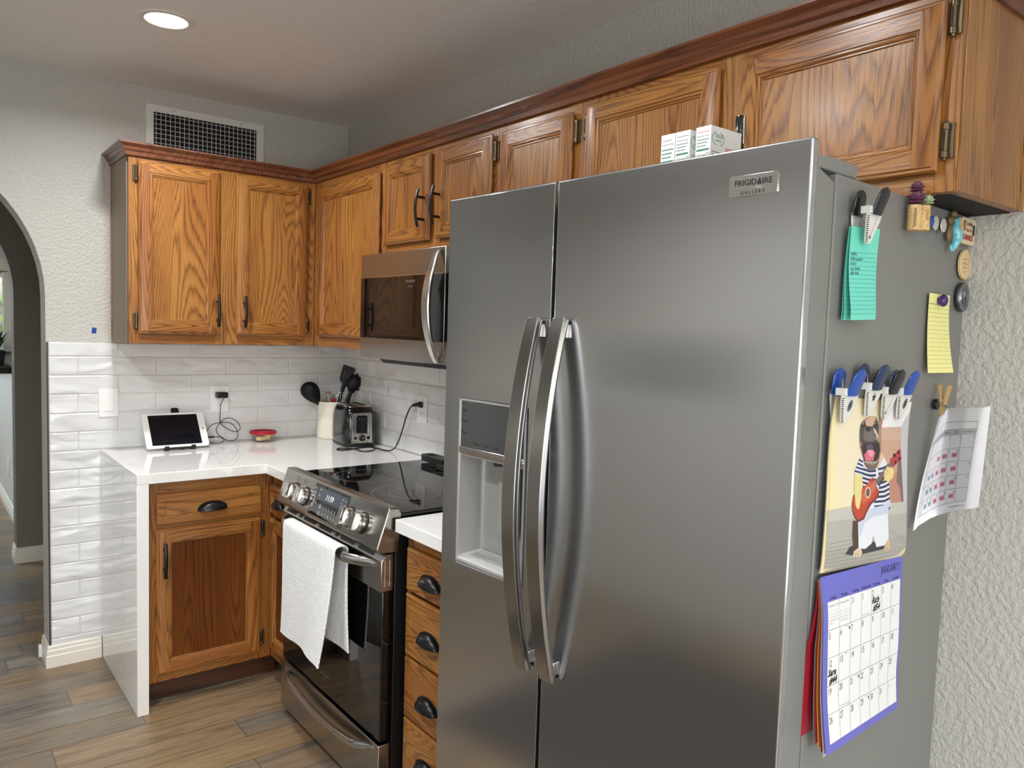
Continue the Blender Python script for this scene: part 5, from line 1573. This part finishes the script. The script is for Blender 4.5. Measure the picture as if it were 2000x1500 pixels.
# cork magnet with succulents
CORK = NT('cork'); nz = CORK.noise(CORK.coord(), 260, 3); CORK.l(CORK.ramp(nz, [(.3, rgb(176, 140, 88)), (.5, rgb(214, 180, 124)), (.75, rgb(224, 192, 138))]), CORK.p.inputs['Base Color']); CORK.p.inputs['Roughness'].default_value = .8; CORK = CORK.m
t = side_thing('cork_magnet', 'pair of wine corks with small purple and green succulents, stuck up near the cabinet', 'magnet', .352, 1.679)
for dx, dy, z0, lb in ((0, -.0145, 0, 'front-left cork'), (.021, -.022, .001, 'right cork printed with a vine')):
    w = MB(); M = Matrix.Translation((dx, dy, z0))
    w.lathe([(0, 0), (.0105, 0), (.0118, .0012), (.0118, .0445), (.0105, .0457), (0, .0457)], 28, 0, M)
    ck_ = w.build('cork', CORK, t, smooth=40); lab(ck_, lb)
    w = MB()
    if dx == 0:
        for q in (-2.75, -2.62, -2.49):
            w.tube([Vector((dx + .0119*math.cos(q), dy + .0119*math.sin(q), z)) for z in (.006, .040)], .0004, 4)
    else:
        for s_ in range(4):
            pts = [Vector((dx + .0119*math.cos(-1.9 + .5*math.sin(i*.9 + s_)), dy + .0119*math.sin(-1.9 + .5*math.sin(i*.9 + s_)), .012 + s_*.006 + i*.0022)) for i in range(7)]
            w.tube(pts, .0004, 4)
    w.build('print', plain('cork_ink', rgb(66, 50, 34), .7), ck_)
def rosette(parent, c, R, n, m, lb, name='succulent', seed=1):
    rnd = random.Random(seed); w = MB()
    for ring, (cnt, tilt) in enumerate(((7, -.5), (8, .05), (7, .5), (5, .95), (2, 1.4))):
        for i in range(cnt):
            a = 2*PI*i/cnt + ring*.5 + rnd.uniform(-.15, .15)
            M = Matrix.Translation(c) @ Matrix.Rotation(a, 4, 'Z') @ Matrix.Rotation(-tilt, 4, 'Y') @ Matrix.Translation((R*.62, 0, 0)) @ Matrix.Rotation(-.5, 4, 'Y')
            w.ball((0, 0, 0), (R*.48, R*.36, R*.12), 10, 6, 0, M)
    return lab(w.build(name, m, parent, smooth=80), lb)
PURS = plain('purple_succulent', rgb(96, 52, 74), .5); GRNS = plain('green_succulent', rgb(168, 184, 140), .5)
rosette(t, (.001, -.017, .056), .0155, 0, PURS, 'lower purple rosette', seed=2)
rosette(t, (.001, -.016, .076), .0125, 0, PURS, 'upper purple rosette', seed=3)
rosette(t, (.030, -.024, .056), .012, 0, GRNS, 'small green rosette', seed=4)

t = side_thing('magnet', 'round bright blue magnet right of the cork magnet', 'magnet', .4345, 1.705)
w = MB(); w.lathe([(.009, 0), (.009, .004), (.0115, .007), (.0115, .012), (.009, .0155), (0, .017)], 24, 0, Matrix.Rotation(PI/2, 4, 'X')); w.build('body', plain('blue_enamel', rgb(22, 74, 158), .3), t)
for d_, lb in ((.4628, 'silver disc magnet right beside the blue magnet'), (.502, 'silver disc magnet nearest the seahorse magnet')):
    t = side_thing('magnet', lb, 'magnet', d_, 1.7055, 'silver disc magnets')
    w = MB(); MX = Matrix.Rotation(PI/2, 4, 'X')
    w.lathe([(.006, 0), (.006, .006), (.0135, .008), (.0140, .010)], 28, 1, MX); w.lathe([(.0140, .010), (.0132, .0118), (0, .0122)], 28, 0, MX)
    w.build('body', [plain('silver_face', rgb(206, 204, 198), .4, .3), plain('magnet_black', rgb(30, 30, 32), .5)], t)

# seahorse magnet
t = side_thing('seahorse_magnet', 'glossy turquoise seahorse magnet on brown shells beside the cream beer sign magnet', 'magnet', .560, 1.695)
w = MB()
P = catmull([(.004, -.010, .030), (.000, -.013, .022), (-.004, -.014, .010), (.001, -.016, -.002), (.003, -.014, -.014), (-.001, -.012, -.026), (-.008, -.011, -.032), (-.011, -.010, -.026), (-.007, -.010, -.021)], 5)
n = len(P); R = [interp([(0, .004), (.08, .0065), (.18, .006), (.32, .010), (.45, .0105), (.6, .0065), (.8, .0038), (1, .0018)], i/(n-1)) for i in range(n)]
w.tube(P, R, 12); w.tube([(.003, -.012, .027), (.011, -.014, .022), (.013, -.014, .021)], [.004, .0028, .003], 8)
for i in range(7): w.ball((-.008 + i*.0006, -.016, .020 - i*.006), (.0022, .0016, .0024), 8, 6)
w.build('seahorse', plain('turquoise_glaze', rgb(120, 196, 210), .12, coat=.5), t, smooth=80)
w = MB()
for c, r_ in (((.006, -.006, .040), (.010, .006, .008)), ((-.010, -.006, .026), (.010, .006, .009)), ((-.013, -.006, .000), (.010, .006, .018)), ((.008, -.006, .028), (.006, .005, .007))): w.ball(c, r_, 14, 8)
w.build('shells', plain('brown_shell', rgb(120, 96, 60), .45), t, smooth=80)
w = MB()
for c in ((.011, -.011, .034), (.012, -.012, .010), (.013, -.012, -.002), (.012, -.010, .022)): w.ball(c, .003, 10, 6)
w.build('gems', plain('green_gem', rgb(44, 110, 76), .1), t, smooth=80)

# beer sign magnet
t = side_thing('sign_magnet', 'rectangular cream tin-sign magnet with red and dark lettering in the upper right corner', 'magnet', .606, 1.682)
w = MB(); w.prism(rrect(0, .074, 0, .053, .004), 1, -.009, 0, 0); pl = w.build('plate', plain('cream_tin', rgb(226, 208, 172), .4), t, bevel=.0012)
w = MB()
w.text('Lovely', .0125, .024, .0385, -.0094, 0, bold=.02); w.text('day for a', .0105, .024, .026, -.0094, 0, bold=.01); w.text('GUINNESS', .0155, .004, .0085, -.0094, 1, sx=.80, bold=.03)
w.prism([(.0125 + .0075*math.cos(q), .037 + .0115*math.sin(q)) for q in [2*PI*i/24 for i in range(24)]], 1, -.0094, -.0088, 2)
w.prism([(.0125 + .0035*math.cos(q), .036 + .006*math.sin(q)) for q in [2*PI*i/16 for i in range(16)]], 1, -.0098, -.0092, 3)
w.prism(rrect(.059, .069, .020, .042, .0015), 1, -.0098, -.0088, 4); w.prism(rrect(.059, .069, .042, .0465, .001), 1, -.0098, -.0088, 5)
w.build('print', [plain('sign_dark_red', rgb(120, 30, 40), .5), plain('sign_red', rgb(168, 24, 44), .5), plain('sign_brown', rgb(140, 74, 44), .5), plain('sign_tan', rgb(206, 160, 104), .5), plain('sign_black', rgb(26, 20, 20), .4), plain('sign_foam', rgb(236, 226, 200), .5)], pl)

t = side_thing('magnet', 'round pale wooden magnet with engraved lettering below the cream sign magnet', 'magnet', .650, 1.641)
w = MB(); w.lathe([(.029, 0), (.031, .001), (.031, .0055), (.030, .0065), (0, .0065)], 44, 0, MX); wd = w.build('disc', plain('pale_birch', rgb(222, 196, 148), .5), t)
w = MB(); ws = lambda a, b: (a, -.0068, b)
for i, (a, b, L_) in enumerate(((-.016, .009, .020), (-.018, .000, .024), (-.016, -.009, .019), (-.012, -.017, .010))): scribble(w, a, b, L_, .0052, .0009, ws, 0, 70 + i)
stroke(w, [(.006, .022), (.011, .026), (.017, .022), (.015, .016), (.009, .014), (.014, .011), (.019, .008), (.016, .002), (.018, -.006), (.013, -.012)], .0008, ws, 0)
w.build('engraving', plain('burnt_engraving', rgb(92, 66, 40), .6), wd, merge=False, recalc=False, smooth=0)
t = side_thing('magnet', 'round dark pewter medallion magnet, lowest on the upper right side', 'magnet', .648, 1.573)
PEW = plain('pewter', rgb(92, 94, 98), .35, .8); PEWL = plain('pewter_bright', rgb(176, 178, 182), .3, .8)
w = MB(); w.lathe([(.029, 0), (.031, .002), (.031, .006), (.029, .0085), (.026, .0078), (.0, .0078)], 44, 0, MX); wd = w.build('disc', PEW, t)
w = MB()
for r_ in (.0275, .022, .0165): w.tube([(r_*math.cos(q), -.0080, r_*math.sin(q)) for q in [2*PI*i/40 for i in range(40)]], .0008, 5, 0, closed=True)
w.tube([(-.010, -.0085, .006), (0, -.0085, -.012), (.010, -.0085, .006), (-.012, -.0085, -.004), (.012, -.0085, -.004), (-.010, -.0085, .006)], .001, 6)
w.ball((0, -.008, .006), (.006, .002, .007), 12, 8)
for i in range(24): 
    q = 2*PI*i/24; w.ball((.0247*math.cos(q), -.008, .0247*math.sin(q)), .0012, 6, 4)
w.build('relief', PEWL, wd)

# clothespin and the printed month sheets it holds
WOODP = plain('pine_clothespin', rgb(206, 168, 110), .6, var=.25)
t = side_thing('clothespin', 'wooden clothespin magnet holding the white printed calendar sheets', 'clothespin', .541, 1.351)
for y0, y1, y2, lb in ((-.0085, -.0155, -.0180, 'leg against the refrigerator'), (-.0330, -.0240, -.0235, 'outer leg')):
    w = MB(); s_ = 1 if y0 > -.02 else -1
    w.prism([(y0, .041), (y0 - .006*s_, .041), (y1 - .0055*s_, -.002), (y2 - .002*s_ if False else y2 - .003*s_, -.037), (y2 + .002*s_, -.037), (y1, 0.0)], 0, -.0052, .0052)
    lab(w.build('leg', WOODP, t, bevel=.0008), lb)
w = MB()
pts = []
for i in range(40):
    q = 2*PI*i/10; pts.append((-.0062 + .0124*i/39, -.0208 + .0042*math.cos(q), .001 + .0042*math.sin(q)))
w.tube(pts, .0009, 6); w.tube([(-.0062, -.0166, .001), (-.0055, -.030, -.004), (.0, -.0305, -.005)], .0009, 6); w.tube([(.0062, -.0166, .001), (.0055, -.010, .007), (0, -.0095, .008)], .0009, 6)
w.build('spring', STEELW, t)
w = MB(); w.lathe([(.010, 0), (.011, .001), (.011, .0075), (.010, .0085), (0, .0085)], 24, 0, Matrix.Translation((.006, 0, 0)) @ MX); w.build('magnet_disc', BLKPL, t)

t = side_thing('printed_calendar', 'loose white printed calendar sheets with pink marks curling off the clothespin', 'calendar', .0, 0)
SB = [0, .06, .186, .312, .438, .564, .69, .816, .94, 1.0]
BOT = [(.4387,.1214,1.174),(.441,.107,1.169),(.462,.081,1.158),(.487,.057,1.146),(.510,.034,1.132),(.498,.0255,1.126),(.489,.0205,1.120),(.476,.0165,1.115),(.463,.0135,1.110),(.458,.0105,1.103)]
ST = [0, .06, .186, .312, .41, .55, .7, .85, 1.0]
TOP = [(.4829,.1214,1.3597),(.4815,.109,1.357),(.499,.077,1.353),(.523,.050,1.349),(.540,.030,1.345),(.537,.0265,1.338),(.533,.0245,1.332),(.530,.0225,1.326),(.527,.0215,1.320)]
def tabv(S, T, s):
    if s <= 0: return Vector(T[0])
    for i in range(len(S) - 1):
        if s <= S[i+1]:
            k = (s - S[i]) / (S[i+1] - S[i]); return Vector(T[i]).lerp(Vector(T[i+1]), k)
    return Vector(T[-1])
PWD, PHT = .280, .192
def sheet(off=0.0, sh=(0, 0, 0)):
    def base(x, v):
        s = 1 - x / PWD; q = v / PHT
        p = tabv(ST, TOP, s).lerp(tabv(SB, BOT, s), q)
        return Vector((p.x, -(p.y - math.sin(PI * q) * .006 * (max(s, 0) ** .5)), p.z))
    def f(x, v):
        s = 1 - x / PWD; q = v / PHT
        a, b = tabv(ST, TOP, s), tabv(SB, BOT, s)
        e = .004; n_ = (base(min(x + e, PWD), v) - base(max(x - e, 0), v)).cross(base(x, min(v + e, PHT)) - base(x, max(v - e, 0)))
        n_ = n_.normalized() if n_.length > 1e-12 else Vector((-.85, .53, 0))
        if n_.dot(Vector((-1.6, -.5, .1))) < 0: n_ = -n_
        r0 = base(x, v) + n_ * off
        return (r0.x + sh[0]*q, r0.y - sh[1]*q, r0.z + sh[2])
        p = a.lerp(b, q); bow = math.sin(PI * q) * .006 * (s ** .5)
        # normal roughly toward the viewer
        o = off
        return (p.x - o * .85 + sh[0]*q, -(p.y - o * .53 - bow + sh[1]*q), p.z + sh[2])
    return f
PAP = plain('printer_paper', rgb(240, 240, 243), .65)
for k, (off, sh_, lb) in enumerate(((-.0040, (.005, .003, .0022), 'back printed sheet'), (-.0020, (.0025, .0015, .0012), 'middle printed sheet'), (0, (0, 0, 0), 'front printed sheet'))):
    w = MB(); g = sheet(off, sh_); w.grid(lambda u, v: g(u*PWD, v*PHT), 44, 16, 0)
    fs = w.build('sheet', PAP, t, smooth=80, merge=False, recalc=False); lab(fs, lb)
w = MB(); g = sheet(.0006); g2 = sheet(.0004)
x0, x1, y0, y1 = .018, PWD - .020, .026, .176
cw_ = (x1 - x0) / 7; hy = .040; hh = .050; rh = (y1 - hh) / 5
uvpoly(w, [(x0, hy), (x1, hy), (x1, hh), (x0, hh)], g2, 2, .006); uvpoly(w, [(x1 - cw_, hh), (x1, hh), (x1, y1), (x1 - cw_, y1)], g2, 3, .006)
uvpoly(w, [(x0, hh), (x0 + cw_, hh), (x0 + cw_, y1), (x0, y1)], g2, 3, .006)
for yy in [y0, hy, hh] + [hh + rh*(i+1) for i in range(5)]: stroke(w, seg((x0, yy), (x1, yy), 60), .0006, g, 1)
for i in range(8): stroke(w, seg((x0 + i*cw_, y0 if i in (0, 7) else hy), (x0 + i*cw_, y1), 20), .0006, g, 1)
for i, s in enumerate(('SUNDAY', 'MONDAY', 'TUESDAY', 'WEDNESDAY', 'THURSDAY', 'FRIDAY', 'SATURDAY')): ptext(w, s, .0052, x0 + (i+.5)*cw_, hh - .003, g, 0, 'CENTER')
dn = 1
for k in range(3, 34):
    i, j = k % 7, k // 7
    ptext(w, str(dn), .0066, x0 + (i+1)*cw_ - .002, hh + j*rh + .0075, g, 1 if i in (0, 6) else 0, 'RIGHT')
    if i in (3, 4, 5) and j >= 1:
        a, b = x0 + i*cw_ + .010, hh + j*rh + .0085
        uvpoly(w, [(a, b), (a + .019, b), (a + .019, b + .0085), (a, b + .0085)], g2, 4, .006); ptext(w, 'RON', .0062, a + .0095, b + .0065, g, 6, 'CENTER')
    if i in (1, 2) and j >= 2:
        a, b = x0 + i*cw_ + .010, hh + j*rh + .0085
        uvpoly(w, [(a, b), (a + .019, b), (a + .019, b + .0085), (a, b + .0085)], g2, 5, .006); ptext(w, 'MOM', .0062, a + .0095, b + .0065, g, 1, 'CENTER')
    dn += 1
ptext(w, 'Template by calendarlabs.com', .0042, x1 - .004, .185, g, 1, 'RIGHT')
w.build('printing', [INK, plain('sheet_line_gray', rgb(120, 122, 128), .6), plain('sheet_header_gray', rgb(206, 207, 210), .6), plain('sheet_weekend_gray', rgb(222, 222, 228), .6), plain('pink_tag', rgb(226, 150, 172), .6), plain('blue_tag', rgb(150, 186, 214), .6), plain('dark_red_ink', rgb(120, 40, 60), .6)], fs, merge=False, recalc=False, smooth=0)
# ------------------------------------------------------------------ beyond the arches
DKW = plain('dark_wood', rgb(34, 28, 28), .4)
t = thing('sideboard', 'dark sideboard far beyond the arches below the bright window', 'sideboard', (-1.66, 4.72, 0))
w = MB(); w.box(-.6, .60, -.20, .20, .08, .98); w.box(-.62, .62, -.22, .22, .98, 1.01)
for sx in (-.57, .53): w.box(sx, sx + .05, -.18, .18, 0, .08)
w.build('cabinet', DKW, t, bevel=.004)
for i, x in enumerate((-.58, -.185, .21)):
    w = MB(); w.box(x, x + .37, -.215, -.2, .12, .95); d = w.build('door', DKW, t, bevel=.003)
    w = MB(); w.lathe([(0, .014), (.010, .012), (.006, .004), (.006, 0)], 12, 0, Matrix.Translation((x + .33, -.215, .6)) @ Matrix.Rotation(PI/2, 4, 'X')); w.build('knob', POLB, d)
POT = plain('dark_planter', rgb(34, 36, 38), .5); LEAF = plain('plant_leaf', rgb(70, 104, 52), .5); LEAF2 = plain('plant_leaf_dark', rgb(44, 64, 40), .5)
def plant(loc, lb, n, R, H, m, seed):
    rnd = random.Random(seed); t = thing('potted_plant', lb, 'plant', loc)
    w = MB(); w.lathe([(0, 0), (.075, 0), (.09, .13), (.08, .13), (.078, .12), (0, .12)], 28); w.build('pot', POT, t)
    w = MB()
    for i in range(n):
        a = rnd.uniform(0, 2*PI); l = rnd.uniform(.5, 1); tip = Vector((math.cos(a)*R*l, math.sin(a)*R*l, .12 + H*rnd.uniform(.5, 1)))
        b = Vector((math.cos(a)*.03, math.sin(a)*.03, .12)); mid = (b + tip)/2 + Vector((0, 0, H*.25)); sd = Vector((-math.sin(a), math.cos(a), 0)) * .014
        w.add([b - sd*.5, b + sd*.5, mid - sd, mid + sd, tip], [(0, 1, 3, 2), (2, 3, 4)], 0)
    lab(w.build('leaves', m, t, recalc=False), 'spiky green leaves')
plant((-1.16, 4.60, 1.0102), 'spiky green potted plant on the far sideboard, right end', 60, .16, .20, LEAF, 3)
plant((-1.42, 4.66, 1.0102), 'dark leafy potted plant on the far sideboard, left of the spiky plant', 70, .18, .32, LEAF2, 5)
def bottle(x, y, h, m, lb):
    t = thing('bottle', lb, 'bottle', (x, y, .9502)); w = MB()
    w.lathe([(0, 0), (.026, 0), (.028, .006), (.028, h*.58), (.011, h*.74), (.011, h*.97), (.013, h), (0, h)], 20); w.build('body', m, t)
w = MB(); w.box(-2.5, -1.0, FY - .12, FY - .021, 1.115, 1.14); struct(w.build('trim_3', WHITEPAINT, bevel=.004), 'white window stool')
w = MB(); w.box(-2.6, -.92, FY - .10, FY - .03, 1.86, 2.0); w.box(-1.06, -.92, FY - .07, FY - .03, .96, 1.86)
struct(w.build('trim_4', plain('beige_drape', rgb(196, 186, 168), .8), bevel=.01), 'beige window covering edge')
# garden seen through the far window
GRD = plain('garden_ground', rgb(170, 160, 140), .9); 
w = MB(); w.box(-9, 6, 5.42, 16, -.30, -.22); struct(w.build('ground', GRD))
rnd = random.Random(11)
for k, (x, y, s) in enumerate(((-1.2, 9.0, 1.0), (-2.9, 10.5, 1.2))):
    t = thing('tree', 'pale green garden tree outside the far window, %s' % ('right one' if k == 0 else 'left one'), 'tree', (x, y, -.22))
    w = MB(); w.tube([(0, 0, 0), (.03, 0, .8), (-.02, .03, 1.6)], [.09, .07, .04], 10); w.build('trunk', plain('tree_bark_%d' % k, rgb(110, 90, 70), .9), t)
    w = MB()
    for i in range(420):
        a, b, r_ = rnd.uniform(0, 2*PI), rnd.uniform(-1, 1), rnd.uniform(.4, 1) ** .5
        c = Vector((math.cos(a)*math.sqrt(1-b*b)*.9*r_, math.sin(a)*math.sqrt(1-b*b)*.9*r_, 2.0 + b*.75*r_)) * s
        u_ = Vector((rnd.uniform(-1, 1), rnd.uniform(-1, 1), rnd.uniform(-1, 1))).normalized(); v_ = u_.orthogonal().normalized()
        w.add([c - u_*.09, c + v_*.04, c + u_*.09, c - v_*.04], [(0, 1, 2, 3)])
    w.build('leaves', plain('tree_leaf_%d' % k, rgb(150, 176, 104), .6), t, recalc=False)

# ------------------------------------------------------------------ light
def lamp(name, loc, power, size=.13, col=(.985, .985, .985), spread=160):
    l = bpy.data.lights.new(name, 'AREA'); l.shape = 'DISK'; l.size = size; l.energy = power; l.color = col; l.spread = math.radians(spread)
    o = bpy.data.objects.new(name, l); COL.objects.link(o); o.location = loc; return o
for i, (x, y, p) in enumerate(LAMPS):
    lamp('downlight', (x, y, HC - .0075), p)
wl = bpy.data.lights.new('added_window_lamp', 'AREA'); wl.shape = 'RECTANGLE'; wl.size = WY1 - WY0 - .1; wl.size_y = WZ1 - WZ0 - .1; wl.energy = WIN_P; wl.color = (.88, .95, 1)
o = bpy.data.objects.new('added_window_lamp', wl); COL.objects.link(o); o.location = (RX0 - .10, (WY0 + WY1)/2, (WZ0 + WZ1)/2); o.rotation_euler = (0, -PI/2 - math.radians(15), 0)  # added lamp at the unseen left window, brightens the right-hand cabinets
wl = bpy.data.lights.new('far_room_fill', 'AREA'); wl.shape = 'RECTANGLE'; wl.size = 1.4; wl.size_y = .85; wl.energy = FAR_P; wl.color = (.80, .90, 1)
o = bpy.data.objects.new('far_room_fill', wl); COL.objects.link(o); o.location = (-3.0, 3.4, 2.3); o.rotation_euler = (0, 0, 0)  # added fill lamp facing down in the far room, away from its window
wl = bpy.data.lights.new('added_patio_fill', 'AREA'); wl.shape = 'RECTANGLE'; wl.size = GX1_ - GX0_ - .12; wl.size_y = GZ1_ - .12; wl.energy = PAT_P; wl.color = (.90, .955, 1)
o = bpy.data.objects.new('added_patio_fill', wl); COL.objects.link(o); o.location = ((GX0_ + GX1_)/2, RY0 - .10, GZ1_/2); o.rotation_euler = (PI/2 + math.radians(48), 0, 0)  # added fill lamp, tilted up to brighten ceiling and upper walls
W = bpy.data.worlds.new('sky'); SC.world = W; W.use_nodes = True
bg = W.node_tree.nodes['Background']
sky = W.node_tree.nodes.new('ShaderNodeTexSky'); sky.sky_type = 'NISHITA'; sky.sun_elevation = math.radians(42); sky.sun_rotation = math.radians(200); sky.sun_disc = False
sky.air_density = 1.0; sky.dust_density = 3.0
W.node_tree.links.new(sky.outputs[0], bg.inputs[0]); bg.inputs[1].default_value = WORLD_S

# ------------------------------------------------------------------ camera
cd = bpy.data.cameras.new('camera'); cam = bpy.data.objects.new('camera', cd); COL.objects.link(cam); SC.camera = cam
cd.sensor_fit = 'HORIZONTAL'; cd.sensor_width = 36; cd.lens = 1501.9 / 2000 * 36; cd.clip_start = .02; cd.clip_end = 200
yaw, pitch, roll = -.67, -.0708, .0322
fw = Vector((-math.sin(yaw)*math.cos(pitch), math.cos(yaw)*math.cos(pitch), math.sin(pitch)))
r_ = fw.cross(Vector((0, 0, 1))).normalized(); u_ = r_.cross(fw)
c, s = math.cos(roll), math.sin(roll)
R2, U2 = r_*c + u_*s, u_*c - r_*s
M = Matrix.Identity(4)
for i in range(3): M[i][0], M[i][1], M[i][2], M[i][3] = R2[i], U2[i], -fw[i], (-1.7856, -3.6473, 1.4752)[i]
cam.matrix_world = M
SC.view_settings.view_transform = 'Standard'; SC.view_settings.look = 'None'; SC.view_settings.gamma = 1.0; SC.view_settings.use_curve_mapping = False
SC.view_settings.exposure = EXPO
SC.cycles.use_denoising = True
SC.cycles.max_bounces = 10; SC.cycles.diffuse_bounces = 5; SC.cycles.glossy_bounces = 5; SC.cycles.transmission_bounces = 8
SC.cycles.sample_clamp_indirect = 6.0; SC.cycles.caustics_reflective = False; SC.cycles.caustics_refractive = False
